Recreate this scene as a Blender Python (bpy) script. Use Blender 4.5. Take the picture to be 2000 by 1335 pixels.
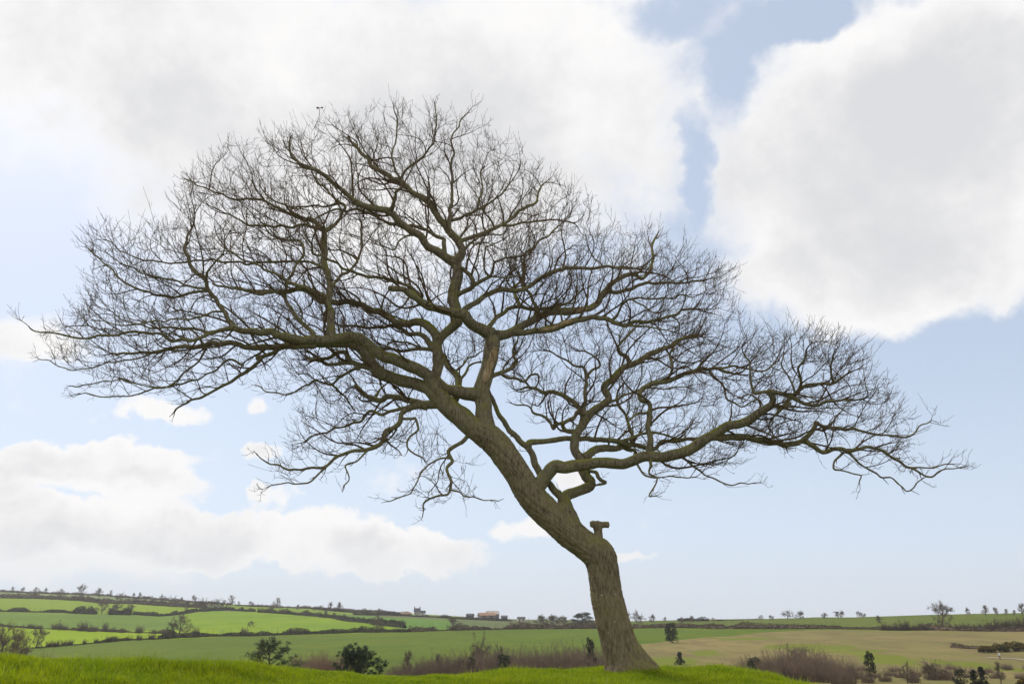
import bpy, math, random
import numpy as np
from mathutils import Vector, kdtree
from mathutils import noise as mnoise

SC = bpy.context.scene
for o in list(bpy.data.objects):
    bpy.data.objects.remove(o, do_unlink=True)
COL = SC.collection
random.seed(11)
RNG = np.random.default_rng(11)

# ------------------------------------------------------------------ camera
CZ = 1.6                       # camera height (m)
FPX = 1555.6                   # focal length in photo pixels (28 mm on 36 mm, 2000 px wide)
CX, CY = 1000.0, 667.5
EYE = 1214.0                   # eye level row in the photo
TH = math.atan((EYE - CY) / FPX)
CT, ST = math.cos(TH), math.sin(TH)
cam = bpy.data.cameras.new('camera')
cam.lens = 28.0
cam.sensor_width = 36.0
cam.clip_start = 0.05
cam.clip_end = 9000.0
camo = bpy.data.objects.new('camera', cam)
COL.objects.link(camo)
camo.location = (0, 0, CZ)
camo.rotation_euler = (math.pi / 2 + TH, 0, 0)
SC.camera = camo


def unproject(px, py, Y):
    """pixel + world depth Y -> world point"""
    a = (px - CX) / FPX
    b = (CY - py) / FPX
    dy = CT - b * ST
    dz = ST + b * CT
    t = Y / dy
    return np.stack([a * t, Y + 0 * t, CZ + dz * t], -1)


def project(p):
    p = np.asarray(p, float)
    x, y, z = p[..., 0], p[..., 1], p[..., 2] - CZ
    zc = y * CT + z * ST
    return CX + FPX * x / zc, CY - FPX * (-y * ST + z * CT) / zc, zc


# ------------------------------------------------------------------ light, sky, exposure
SUN_AZ = math.radians(-38)     # from +Y (view direction), negative = left
SUN_EL = math.radians(44)
SUN_STRENGTH = 2.6
SKY_STRENGTH = 0.10
SC.view_settings.view_transform = 'Standard'
SC.view_settings.look = 'None'
SC.view_settings.gamma = 1.0
SC.view_settings.use_curve_mapping = False
SC.view_settings.exposure = 0.1

sl = bpy.data.lights.new('sun', 'SUN')
sl.energy = SUN_STRENGTH
sl.angle = math.radians(15)
sl.color = (1.0, 0.95, 0.86)
slo = bpy.data.objects.new('sun', sl)
COL.objects.link(slo)
sd = Vector((math.sin(SUN_AZ) * math.cos(SUN_EL), math.cos(SUN_AZ) * math.cos(SUN_EL), math.sin(SUN_EL)))
slo.rotation_euler = (-sd).to_track_quat('-Z', 'Y').to_euler()
slo.location = (-30, 40, 60)

world = bpy.data.worlds.new('World')
SC.world = world
world.use_nodes = True


class NT:
    """small helper to write node trees"""
    def __init__(self, tree):
        self.t = tree
        self.n = tree.nodes
        self.l = tree.links

    def node(self, typ, **kw):
        nd = self.n.new(typ)
        for k, v in kw.items():
            setattr(nd, k, v)
        return nd

    def _in(self, sock, v):
        if v is None:
            return
        if isinstance(v, bpy.types.NodeSocket):
            self.l.new(v, sock)
        else:
            sock.default_value = v

    def math(self, op, a, b=None, c=None, clamp=False):
        nd = self.node('ShaderNodeMath', operation=op, use_clamp=clamp)
        self._in(nd.inputs[0], a)
        self._in(nd.inputs[1], b)
        self._in(nd.inputs[2], c)
        return nd.outputs[0]

    def vmath(self, op, a, b=None, out=0):
        nd = self.node('ShaderNodeVectorMath', operation=op)
        self._in(nd.inputs[0], a)
        self._in(nd.inputs[1], b)
        return nd.outputs[out]

    def scale(self, a, s):
        nd = self.node('ShaderNodeVectorMath', operation='SCALE')
        self._in(nd.inputs[0], a)
        self._in(nd.inputs['Scale'], s)
        return nd.outputs[0]

    def noise(self, vec, scale, detail=4, rough=0.55, dist=0.0, color=False):
        nd = self.node('ShaderNodeTexNoise')
        self._in(nd.inputs['Vector'], vec)
        self._in(nd.inputs['Scale'], scale)
        nd.inputs['Detail'].default_value = detail
        nd.inputs['Roughness'].default_value = rough
        nd.inputs['Distortion'].default_value = dist
        return nd.outputs['Color' if color else 'Fac']

    def ramp(self, fac, lo, hi, a=0.0, b=1.0, smooth=True):
        nd = self.node('ShaderNodeMapRange', interpolation_type='SMOOTHSTEP' if smooth else 'LINEAR')
        self._in(nd.inputs[0], fac)
        self._in(nd.inputs[1], lo)
        self._in(nd.inputs[2], hi)
        self._in(nd.inputs[3], a)
        self._in(nd.inputs[4], b)
        return nd.outputs[0]

    def mix(self, fac, a, b, typ='MIX'):
        nd = self.node('ShaderNodeMix', data_type='RGBA', blend_type=typ)
        self._in(nd.inputs[0], fac)
        for s, v in ((nd.inputs[6], a), (nd.inputs[7], b)):
            if isinstance(v, tuple) and len(v) == 3:
                v = v + (1.0,)
            self._in(s, v)
        return nd.outputs[2]


def pix_ae(px, py):
    p = unproject(np.array(float(px)), np.array(float(py)), np.array(10.0))
    d = p - np.array([0, 0, CZ])
    d = d / np.linalg.norm(d)
    return math.atan2(d[0], d[1]), math.asin(d[2])


# clouds: soft ellipses in azimuth / elevation plus fractal noise (photo px, py, rx, ry, weight)
CLOUDS = [
    (300, 90, 1050, 300, 0.95), (1060, 200, 440, 300, 0.85), (700, 420, 640, 210, 0.55),
    (1720, 330, 390, 380, 1.25), (1930, 120, 330, 300, 0.9), (1640, 560, 260, 120, 0.55),
    (1390, 590, 110, 90, 0.35), (1960, 480, 200, 120, 0.4),
    (1440, 150, 62, 100, -0.5), (1376, 310, 45, 150, -0.6), (1300, 25, 110, 60, -0.5), (1570, 25, 100, 60, -0.8), (1440, 60, 100, 50, -0.2),
    (60, 470, 190, 150, -0.35), (1130, 740, 520, 240, -0.55), (1900, 760, 300, 180, -0.6), (500, 700, 300, 130, -0.2),
    (190, 898, 240, 50, 0.95), (290, 950, 180, 40, 0.7), (330, 1035, 520, 62, 1.05), (760, 1085, 260, 56, 0.95),
    (30, 940, 140, 60, 0.6), (100, 1090, 420, 70, 0.45),
    (512, 796, 50, 24, 0.75), (300, 806, 110, 26, 0.65), (530, 880, 55, 28, 0.6), (60, 665, 130, 50, 0.6),
    (1105, 940, 70, 36, 0.6), (1010, 1030, 80, 30, 0.5), (1205, 1110, 130, 22, 0.55), (545, 975, 50, 24, 0.5),
    (1950, 470, 30, 20, 0.0),
]
grp = bpy.data.node_groups.new('cloud_density', 'ShaderNodeTree')
grp.interface.new_socket('AE', in_out='INPUT', socket_type='NodeSocketVector')
grp.interface.new_socket('Dir', in_out='INPUT', socket_type='NodeSocketVector')
grp.interface.new_socket('Density', in_out='OUTPUT', socket_type='NodeSocketFloat')
g = NT(grp)
gi = g.node('NodeGroupInput')
go = g.node('NodeGroupOutput')
warp = g.vmath('SUBTRACT', g.noise(gi.outputs['Dir'], 5.5, 5, 0.6, color=True), (0.5, 0.5, 0.5))
ae = g.vmath('ADD', gi.outputs['AE'], g.vmath('MULTIPLY', warp, (0.17, 0.12, 0.0)))
warp2 = g.vmath('SUBTRACT', g.noise(gi.outputs['Dir'], 24.0, 4, 0.6, color=True), (0.5, 0.5, 0.5))
ae = g.vmath('ADD', ae, g.vmath('MULTIPLY', warp2, (0.035, 0.028, 0.0)))
acc = None
for (px, py, rx, ry, w) in CLOUDS:
    if w == 0:
        continue
    a0, e0 = pix_ae(px, py)
    a1, _ = pix_ae(px + rx * 0.5, py)
    am, _ = pix_ae(px - rx * 0.5, py)
    _, e1 = pix_ae(px, py - ry * 0.5)
    _, em = pix_ae(px, py + ry * 0.5)
    ra, re_ = max(abs(a1 - am), 1e-3), max(abs(e1 - em), 1e-3)
    d = g.vmath('MULTIPLY', g.vmath('SUBTRACT', ae, (a0, e0, 0.0)), (1 / ra, 1 / re_, 0.0))
    q = g.math('SUBTRACT', 1.0, g.vmath('DOT_PRODUCT', d, d, out=1), clamp=True)
    acc = g.math('MULTIPLY', q, w) if acc is None else g.math('MULTIPLY_ADD', q, w, acc)
sep = g.node('ShaderNodeSeparateXYZ')
g.l.new(gi.outputs['Dir'], sep.inputs[0])
# away from the picture the same broken cloud goes on: planar mapped fractal noise
zc_ = g.math('MAXIMUM', g.math('ADD', sep.outputs[2], 0.12), 0.05)
plan = g.scale(gi.outputs['Dir'], g.math('DIVIDE', 1.0, zc_))
fb = g.noise(gi.outputs['Dir'], 9.0, 7, 0.58)
broad = g.noise(plan, 0.9, 5, 0.55)
# generic cover applies outside the view cone
yy = g.math('MULTIPLY', g.ramp(sep.outputs[1], 0.45, 0.72), 1.0)
gen = g.math('MULTIPLY', g.math('SUBTRACT', g.math('MULTIPLY', broad, 2.6), 0.75), g.math('SUBTRACT', 1.0, yy))
dens = g.math('ADD', g.math('ADD', acc, gen), g.math('MULTIPLY', g.math('SUBTRACT', fb, 0.5), 1.15))
fb2 = g.noise(gi.outputs['Dir'], 26.0, 6, 0.62)
dens = g.math('ADD', dens, g.math('MULTIPLY', g.math('SUBTRACT', fb2, 0.5), 0.55))
g.l.new(dens, go.inputs['Density'])

w = NT(world.node_tree)
w.n.clear()
tc = w.node('ShaderNodeTexCoord')
dirv = w.vmath('NORMALIZE', tc.outputs['Generated'])
sp = w.node('ShaderNodeSeparateXYZ')
w.l.new(dirv, sp.inputs[0])
az = w.math('ARCTAN2', sp.outputs[0], sp.outputs[1])
el = w.math('ARCSINE', sp.outputs[2])
cmb = w.node('ShaderNodeCombineXYZ')
w.l.new(az, cmb.inputs[0])
w.l.new(el, cmb.inputs[1])
aev = cmb.outputs[0]
gn1 = w.node('ShaderNodeGroup', node_tree=grp)
w.l.new(aev, gn1.inputs['AE'])
w.l.new(dirv, gn1.inputs['Dir'])
D1 = gn1.outputs[0]
sky = w.node('ShaderNodeTexSky', sky_type='NISHITA', sun_disc=False)
sky.sun_elevation = SUN_EL
sky.sun_rotation = SUN_AZ
sky.air_density = 1.0
sky.dust_density = 1.2
sky.ozone_density = 1.0
sky.altitude = 100
skyc = w.scale(sky.outputs[0], SKY_STRENGTH)
horizon = w.ramp(sp.outputs[2], 0.0, 0.33, 1.0, 0.0)
veil = w.math('ADD', w.math('MULTIPLY', horizon, 0.22), 0.60)
blue = w.mix(veil, skyc, (0.68, 0.77, 0.92))
cover = w.ramp(D1, w.ramp(sp.outputs[2], 0.15, 0.4, 0.12, -0.12), w.ramp(sp.outputs[2], 0.15, 0.4, 0.48, 0.72))
# thick bodies of cloud are greyer, thin edges and lit tops whiter
shade = w.ramp(w.math('ADD', w.math('MULTIPLY', D1, 0.42), w.noise(dirv, 5.2, 7, 0.6)), 0.60, 1.20)
cloudc = w.mix(shade, (0.92, 0.91, 0.905), (0.68, 0.685, 0.705))
cl = w.mix(cover, blue, cloudc)
hz = w.ramp(sp.outputs[2], -0.02, 0.11, 0.75, 0.0)
cl = w.mix(hz, cl, (0.66, 0.71, 0.765))
bg = w.node('ShaderNodeBackground')
w.l.new(cl, bg.inputs[0])
bg.inputs[1].default_value = 1.0
wo = w.node('ShaderNodeOutputWorld')
w.l.new(bg.outputs[0], wo.inputs[0])


# ------------------------------------------------------------------ helpers
def obj(name, me, mat=None, parent=None, kind=None, label=None, cat=None, group=None):
    o = bpy.data.objects.new(name, me)
    COL.objects.link(o)
    if me is not None and mat is not None and not me.materials:
        me.materials.append(mat)
    if parent is not None:
        o.parent = parent
    if kind:
        o['kind'] = kind
    if label:
        o['label'] = label
    if cat:
        o['category'] = cat
    if group:
        o['group'] = group
    return o


def mesh_np(name, V, F, smooth=True, mat=None):
    """F: list of (k,4) / (k,3) int arrays"""
    me = bpy.data.meshes.new(name)
    V = np.asarray(V, np.float32)
    Fs = [np.asarray(f, np.int32) for f in F if len(f)]
    nl = sum(f.size for f in Fs)
    nf = sum(len(f) for f in Fs)
    me.vertices.add(len(V))
    me.vertices.foreach_set('co', V.ravel())
    me.loops.add(nl)
    me.loops.foreach_set('vertex_index', np.concatenate([f.ravel() for f in Fs]))
    me.polygons.add(nf)
    tot = np.concatenate([np.full(len(f), f.shape[1], np.int32) for f in Fs])
    st = np.concatenate([[0], np.cumsum(tot)[:-1]]).astype(np.int32)
    me.polygons.foreach_set('loop_start', st)
    me.polygons.foreach_set('loop_total', tot)
    me.polygons.foreach_set('use_smooth', np.full(nf, smooth))
    me.update(calc_edges=True)
    if mat is not None:
        me.materials.append(mat)
    return me


class Geo:
    """collects vertices and faces of one mesh"""
    def __init__(self):
        self.V, self.Q, self.T, self.n = [], [], [], 0

    def add(self, V, Q=None, T=None):
        V = np.asarray(V, float).reshape(-1, 3)
        if Q is not None and len(Q):
            self.Q.append(np.asarray(Q).reshape(-1, 4) + self.n)
        if T is not None and len(T):
            self.T.append(np.asarray(T).reshape(-1, 3) + self.n)
        self.V.append(V)
        self.n += len(V)

    def tubes(self, P, R, s=3, cap=False):
        """P (N,n,3), R (N,n): N tapered tubes of n rings"""
        P = np.asarray(P, float)
        R = np.asarray(R, float)
        if P.ndim == 2:
            P, R = P[None], R[None]
        N, n, _ = P.shape
        if N == 0:
            return
        T = np.gradient(P, axis=1)
        T /= np.linalg.norm(T, axis=2, keepdims=True) + 1e-9
        ref = np.where(np.abs(T[:, :1, 2:3]) > 0.8, np.array([1.0, 0.1, 0]), np.array([0.1, 0, 1.0]))
        A = np.cross(T, np.broadcast_to(ref, T.shape))
        bad = np.linalg.norm(A, axis=2, keepdims=True) < 0.15
        A = np.where(bad, np.cross(T, np.array([0.3, 1.0, 0.2])), A)
        A /= np.linalg.norm(A, axis=2, keepdims=True) + 1e-9
        B = np.cross(T, A)
        th = np.arange(s) * 2 * math.pi / s
        ring = P[:, :, None, :] + R[:, :, None, None] * (A[:, :, None, :] * np.cos(th)[None, None, :, None] + B[:, :, None, :] * np.sin(th)[None, None, :, None])
        base = (np.arange(N) * n * s)[:, None, None]
        i = np.arange(n - 1)[None, :, None] * s
        k = np.arange(s)[None, None, :]
        k2 = (k + 1) % s
        Q = np.stack([base + i + k, base + i + k2, base + i + s + k2, base + i + s + k], -1).reshape(-1, 4)
        Tt = None
        if cap:
            e = (base[:, 0] + (n - 1) * s)
            Tt = np.concatenate([np.concatenate([e, e + j, e + j + 1], 1) for j in range(1, s - 1)], 0)
        self.add(ring.reshape(-1, 3), Q, Tt)

    def box(self, c, sz, rz=0.0):
        x, y, z = np.array(sz) / 2.0
        v = np.array([[-x, -y, -z], [x, -y, -z], [x, y, -z], [-x, y, -z], [-x, -y, z], [x, -y, z], [x, y, z], [-x, y, z]])
        cs, sn = math.cos(rz), math.sin(rz)
        v = np.stack([v[:, 0] * cs - v[:, 1] * sn, v[:, 0] * sn + v[:, 1] * cs, v[:, 2]], 1) + np.array(c)
        self.add(v, [[0, 3, 2, 1], [4, 5, 6, 7], [0, 1, 5, 4], [1, 2, 6, 5], [2, 3, 7, 6], [3, 0, 4, 7]])

    def mesh(self, name, mat=None, smooth=True):
        V = np.concatenate(self.V) if self.V else np.zeros((0, 3))
        F = []
        if self.Q:
            F.append(np.concatenate(self.Q))
        if self.T:
            F.append(np.concatenate(self.T))
        return mesh_np(name, V, F, smooth, mat)


def vnoise(p, seed=0):
    """vectorised value noise, p (...,3) -> [-1,1]"""
    p = np.asarray(p, float)
    i = np.floor(p).astype(np.int64)
    f = p - i
    f = f * f * (3 - 2 * f)

    def h(a, b, c):
        n = (a * 374761393 + b * 668265263 + c * 2147483647 + seed * 1274126177) & 0x7fffffff
        n = ((n ^ (n >> 13)) * 1274126177) & 0x7fffffff
        n = (n ^ (n >> 16)) & 0xffff
        return n / 32767.5 - 1.0
    x, y, z = i[..., 0], i[..., 1], i[..., 2]
    fx, fy, fz = f[..., 0], f[..., 1], f[..., 2]
    r = 0
    for dx in (0, 1):
        for dy in (0, 1):
            for dz in (0, 1):
                r = r + h(x + dx, y + dy, z + dz) * (fx if dx else 1 - fx) * (fy if dy else 1 - fy) * (fz if dz else 1 - fz)
    return r


def catmull(P, n):
    """resample polyline (rows of any width) to n points with a centripetal-ish spline"""
    P = np.asarray(P, float)
    if len(P) < 3:
        t = np.linspace(0, 1, n)[:, None]
        return P[0] * (1 - t) + P[-1] * t
    Q = np.vstack([2 * P[0] - P[1], P, 2 * P[-1] - P[-2]])
    seg = np.linalg.norm(np.diff(P[:, :2] if P.shape[1] > 3 else P, axis=0), axis=1) + 1e-6
    cum = np.concatenate([[0], np.cumsum(seg)])
    s = np.linspace(0, cum[-1], n)
    k = np.clip(np.searchsorted(cum, s, 'right') - 1, 0, len(P) - 2)
    t = ((s - cum[k]) / seg[k])[:, None]
    p0, p1, p2, p3 = Q[k], Q[k + 1], Q[k + 2], Q[k + 3]
    return 0.5 * ((2 * p1) + (-p0 + p2) * t + (2 * p0 - 5 * p1 + 4 * p2 - p3) * t ** 2 + (-p0 + 3 * p1 - 3 * p2 + p3) * t ** 3)


# ------------------------------------------------------------------ materials
def new_mat(name):
    m = bpy.data.materials.new(name)
    m.use_nodes = True
    m.node_tree.nodes.clear()
    return m, NT(m.node_tree)


def finish(t, color, rough=0.9, normal=None, spec=0.2, trans=0.0, transcol=None):
    b = t.node('ShaderNodeBsdfPrincipled')
    t._in(b.inputs['Base Color'], color if not isinstance(color, tuple) else color + (1.0,))
    t._in(b.inputs['Roughness'], rough)
    b.inputs['Specular IOR Level'].default_value = spec
    if normal is not None:
        t.l.new(normal, b.inputs['Normal'])
    o = t.node('ShaderNodeOutputMaterial')
    if trans:
        tr = t.node('ShaderNodeBsdfTranslucent')
        t._in(tr.inputs[0], transcol if transcol is not None else color)
        mx = t.node('ShaderNodeMixShader')
        mx.inputs[0].default_value = trans
        t.l.new(b.outputs[0], mx.inputs[1])
        t.l.new(tr.outputs[0], mx.inputs[2])
        t.l.new(mx.outputs[0], o.inputs[0])
    else:
        t.l.new(b.outputs[0], o.inputs[0])


def bump(t, h, strength=0.5, dist=0.02):
    b = t.node('ShaderNodeBump')
    b.inputs['Strength'].default_value = strength
    b.inputs['Distance'].default_value = dist
    t.l.new(h, b.inputs['Height'])
    return b.outputs[0]


def mat_bark(name, a, b, moss=0.6, lichen=0.5, scale=1.0, ridges=True):
    m, t = new_mat(name)
    geo = t.node('ShaderNodeNewGeometry')
    pos = geo.outputs['Position']
    st = t.vmath('MULTIPLY', pos, (1.0, 1.0, 0.22))
    n1 = t.noise(st, 30.0 * scale, 5, 0.6, 0.3)
    n2 = t.noise(pos, 2.2 * scale, 4, 0.6)
    n3 = t.noise(pos, 46.0 * scale, 4, 0.6)
    c = t.mix(t.ramp(n1, 0.36, 0.70), a, b)
    c = t.mix(t.math('MULTIPLY', t.ramp(n2, 0.35, 0.7), 0.45), c, (a[0] * 1.15, a[1] * 1.22, a[2] * 1.0))
    # pale lichen flecks
    lf = t.math('MULTIPLY', t.ramp(t.noise(pos, 19.0 * scale, 3, 0.5), 0.66, 0.74), t.ramp(t.noise(pos, 1.7, 2, 0.5), 0.48, 0.62))
    c = t.mix(t.math('MULTIPLY', lf, lichen), c, (0.42, 0.41, 0.34))
    # moss on surfaces that face up
    nz = t.node('ShaderNodeSeparateXYZ')
    t.l.new(geo.outputs['Normal'], nz.inputs[0])
    mf = t.ramp(t.math('ADD', t.math('MULTIPLY', nz.outputs[2], 0.55), t.math('MULTIPLY', n2, 1.05)), 0.55, 1.0)
    c = t.mix(t.math('MULTIPLY', mf, moss), c, (0.150, 0.158, 0.018))
    h = t.math('ADD', n1, t.math('MULTIPLY', n3, 0.5))
    finish(t, c, 0.92, bump(t, h, 0.8, 0.02 / scale), 0.12)
    return m


M_TRUNK = mat_bark('oak_bark', (0.215, 0.172, 0.115), (0.078, 0.058, 0.037), 0.45, 0.9)
M_LIMB = mat_bark('limb_bark', (0.200, 0.168, 0.112), (0.070, 0.056, 0.036), 0.80, 0.35, 1.3)
M_TWIG = mat_bark('twig_bark', (0.120, 0.082, 0.052), (0.062, 0.042, 0.028), 0.10, 0.0, 2.0)


def mat_plain(name, a, b, scale, rough=0.9, trans=0.0, spec=0.15, detail=4, lo=0.35, hi=0.65, obrand=0.0):
    m, t = new_mat(name)
    geo = t.node('ShaderNodeNewGeometry')
    n = t.noise(geo.outputs['Position'], scale, detail, 0.6)
    c = t.mix(t.ramp(n, lo, hi), a, b)
    if obrand:
        oi = t.node('ShaderNodeObjectInfo')
        c = t.mix(t.math('MULTIPLY', oi.outputs['Random'], obrand), c, (a[0] * 0.5, a[1] * 0.5, a[2] * 0.55))
    finish(t, c, rough, None, spec, trans)
    return m


def mat_field(name, a, b, c2=None, streak=0.5, big=0.012, tuft=0.9):
    """grass field: broad patches, drill rows and fine mottling"""
    m, t = new_mat(name)
    geo = t.node('ShaderNodeNewGeometry')
    pos = geo.outputs['Position']
    broad = t.noise(pos, big, 5, 0.6, 0.6)
    mid = t.noise(t.vmath('MULTIPLY', pos, (1.0, 0.5, 0.0)), 0.11, 5, 0.65)
    fine = t.noise(pos, tuft, 4, 0.7)
    c = t.mix(t.ramp(broad, 0.32, 0.68), a, b)
    c = t.mix(t.math('MULTIPLY', t.ramp(mid, 0.46, 0.64), streak), c, c2 if c2 else (a[0] * 0.7, a[1] * 0.75, a[2] * 0.7))
    c = t.mix(t.math('MULTIPLY', t.ramp(fine, 0.42, 0.68), 0.45), c, (a[0] * 0.6, a[1] * 0.62, a[2] * 0.6))
    finish(t, c, 0.95, bump(t, t.math('ADD', fine, mid), 0.5, 0.3), 0.05)
    return m

# ------------------------------------------------------------------ terrain
def row_z(y, Y):
    b = (CY - y) / FPX
    return CZ + Y * (ST + b * CT) / (CT - b * ST)


LX = np.array([-900, 0, 250, 500, 750, 1000, 1250, 1500, 1750, 2000, 2900], float)
LINES = {   # distance (m) and photo row of the lines the land is drawn through
    'C': ([330, 340, 370, 430, 460, 500, 480, 430, 380, 345, 330], [1280, 1268, 1250, 1241, 1233.5, 1227, 1225, 1226, 1227, 1231, 1236]),
    'D': ([460, 470, 500, 560, 600, 650, 600, 510, 450, 410, 390], [1220, 1224, 1234, 1228, 1220, 1220, 1219.5, 1219, 1217, 1216, 1215]),
    'E': ([680, 690, 720, 760, 780, 800, 690, 560, 490, 440, 420], [1188, 1194, 1199, 1194, 1203.5, 1213, 1216, 1213.5, 1209.5, 1206, 1203]),
    'F': ([930, 930, 940, 900, 870, 880, 760, 600, 530, 470, 450], [1160, 1166, 1177, 1187, 1198.5, 1210, 1213.5, 1210.5, 1205, 1200, 1195]),
    'G': ([1100, 1100, 1080, 1000, 950, 950, 820, 640, 560, 500, 480], [1145, 1154, 1166, 1182, 1195, 1208, 1212, 1207.5, 1201, 1195, 1188]),
}
KX = np.array([-900, 0, 130, 300, 480, 700, 900, 1000, 1100, 1250, 1400, 1500, 1560, 1700, 2000, 2900], float)
KD = np.array([7.5, 8.0, 8.6, 9.8, 11, 12.3, 13.2, 13.8, 14.4, 14.9, 14.3, 13.6, 13.2, 12.6, 12, 12])
KY = np.array([1268, 1279, 1281, 1297, 1310, 1318, 1322, 1318, 1308, 1301, 1306, 1326, 1342, 1372, 1415, 1450])


def edge_line():
    px = np.arange(-900, 2901, 20.0)
    z0 = row_z(np.interp(px, [0, 1250, 1500, 2000], [1318, 1312, 1303, 1300]), 195.0 + 0 * px)
    dC = np.interp(px, LX, LINES['C'][0])
    zC = row_z(np.interp(px, LX, LINES['C'][1]), dC)
    ye = np.interp(px, [0, 1100, 1235, 1300, 1350, 1420, 1500, 1570, 1640, 1700, 2900], [1285, 1268, 1256, 1251, 1246.5, 1242, 1235, 1231, 1229.5, 1230, 1238])
    tt = np.linspace(0.02, 0.985, 400)
    dd = 195.0 * (1 - tt) + dC[:, None] * tt
    el = ((z0[:, None] * (1 - tt) + zC[:, None] * tt) - CZ) / dd
    rows = CY - FPX * (-ST + el * CT) / (CT + el * ST)
    k = np.argmin(np.abs(rows - ye[:, None]), 1)
    return px, dd[np.arange(len(px)), k]


EFX, EFD = edge_line()


def control(px):
    """distances and heights of the control lines for columns px -> (n,K)"""
    px = np.asarray(px, float)
    o = np.ones_like(px)
    D = [-30 * o, 3 * o]
    Z = [(CZ - 1.2) * o, (CZ - 1.2) * o]
    dc = np.interp(px, KX, KD)
    zc = row_z(np.interp(px, KX, KY), dc)
    D += [dc, dc + 1.6, dc + 6]
    Z += [zc, zc - 0.16, zc - 1.7]
    D += [45 * o, 110 * o, 195 * o]
    Z += [(CZ - 7.2) * o, row_z(1347, 110) * o, row_z(np.interp(px, [0, 1250, 1500, 2000], [1318, 1312, 1303, 1300]), 195 * o)]
    # edge between the middle field and the tawny meadow
    D.append(np.interp(px, EFX, EFD))
    dC = np.interp(px, LX, LINES['C'][0])
    zC = row_z(np.interp(px, LX, LINES['C'][1]), dC)
    t = (D[-1] - D[-2]) / (dC - D[-2])
    Z.append(Z[-1] * (1 - t) + zC * t)
    for k in 'CDEFG':
        d = np.interp(px, LX, LINES[k][0])
        y = np.interp(px, LX, LINES[k][1])
        D.append(d)
        Z.append(row_z(y, d))
    D += [D[-1] + 150, 2100 * o]
    Z += [Z[-1] - 6, Z[-1] - 70]
    return np.stack(D, -1), np.stack(Z, -1)


def col_px(X, Y):
    return CX + FPX * X / (np.maximum(Y, 12.0) * CT)


def relief(X, Y):
    """small bumps, so the land is not drawn with a ruler"""
    p = np.stack([X, Y, 0 * X], -1)
    near = 0.035 * vnoise(p * 1.1, 3) + 0.02 * vnoise(p * 3.1, 4)
    far = 0.5 * vnoise(p / 42.0, 5) + 0.18 * vnoise(p / 13.0, 6)
    t = np.clip((Y - 25) / 90.0, 0, 1)
    return near * (1 - t) + far * t


def ground_z(X, Y):
    X = np.atleast_1d(np.asarray(X, float))
    Y = np.atleast_1d(np.asarray(Y, float))
    D, Z = control(col_px(X, Y))
    out = np.zeros_like(X)
    for k in range(D.shape[1] - 1):
        t = (Y - D[:, k]) / (D[:, k + 1] - D[:, k] + 1e-9)
        out = np.where((t >= 0) & (t <= 1), Z[:, k] * (1 - t) + Z[:, k + 1] * t, out)
    return out + relief(X, Y)


def gpt(px, Y):
    X = (px - CX) / FPX * Y * CT
    return np.array([X, Y, float(ground_z(X, Y)[0])])


def gpix(px, py, lo=125.0, hi=1300.0):
    """ground point seen at photo pixel (px, py)"""
    Ys = np.exp(np.linspace(math.log(lo), math.log(hi), 260))
    X = (px - CX) / FPX * Ys * CT
    Z = ground_z(X, Ys)
    _, r, _ = project(np.stack([X, Ys, Z], -1))
    vis = np.minimum.accumulate(r)
    k = np.where((r <= py) & (r <= vis + 0.3))[0]
    k = k[0] if len(k) else int(np.argmin(r))
    return np.array([X[k], Ys[k], Z[k]])


COLS = np.unique(np.concatenate([np.linspace(-900, -100, 40), np.arange(-100, 2101, 5.0), np.linspace(2100, 2900, 40)]))
SUB = [8, 26, 8, 8, 8, 12, 12, 14, 12, 14, 14, 14, 12, 5, 4]
Dm, Zm = control(COLS)
rowsY, rowsZ, band = [], [], []
for k, m in enumerate(SUB):
    for j in range(m):
        t = j / m
        rowsY.append(Dm[:, k] * (1 - t) + Dm[:, k + 1] * t)
        rowsZ.append(Zm[:, k] * (1 - t) + Zm[:, k + 1] * t)
        band.append(k)
rowsY.append(Dm[:, -1])
rowsZ.append(Zm[:, -1])
GY = np.array(rowsY)
GX = (COLS - CX)[None, :] / FPX * np.maximum(GY, 12.0) * CT
GZ = np.array(rowsZ) + relief(GX, GY)
NR, NC = GY.shape
GV = np.stack([GX, GY, GZ], -1)
cen = 0.25 * (GV[:-1, :-1] + GV[1:, :-1] + GV[:-1, 1:] + GV[1:, 1:])
BND = np.array(band)[:, None] * np.ones((1, NC - 1), int)
PXc = 0.5 * (COLS[:-1] + COLS[1:])[None, :] * np.ones((NR - 1, 1))
_, PYc, _ = project(np.where(cen[..., 1:2] > 5, cen, np.array([0, 5.0, 0])))


def inpoly(px, py, poly):
    poly = np.array(poly, float)
    c = np.zeros(np.shape(px), bool)
    j = len(poly) - 1
    for i in range(len(poly)):
        xi, yi = poly[i]
        xj, yj = poly[j]
        cond = ((yi > py) != (yj > py)) & (px < (xj - xi) * (py - yi) / (yj - yi + 1e-12) + xi)
        c ^= cond
        j = i
    return c


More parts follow.
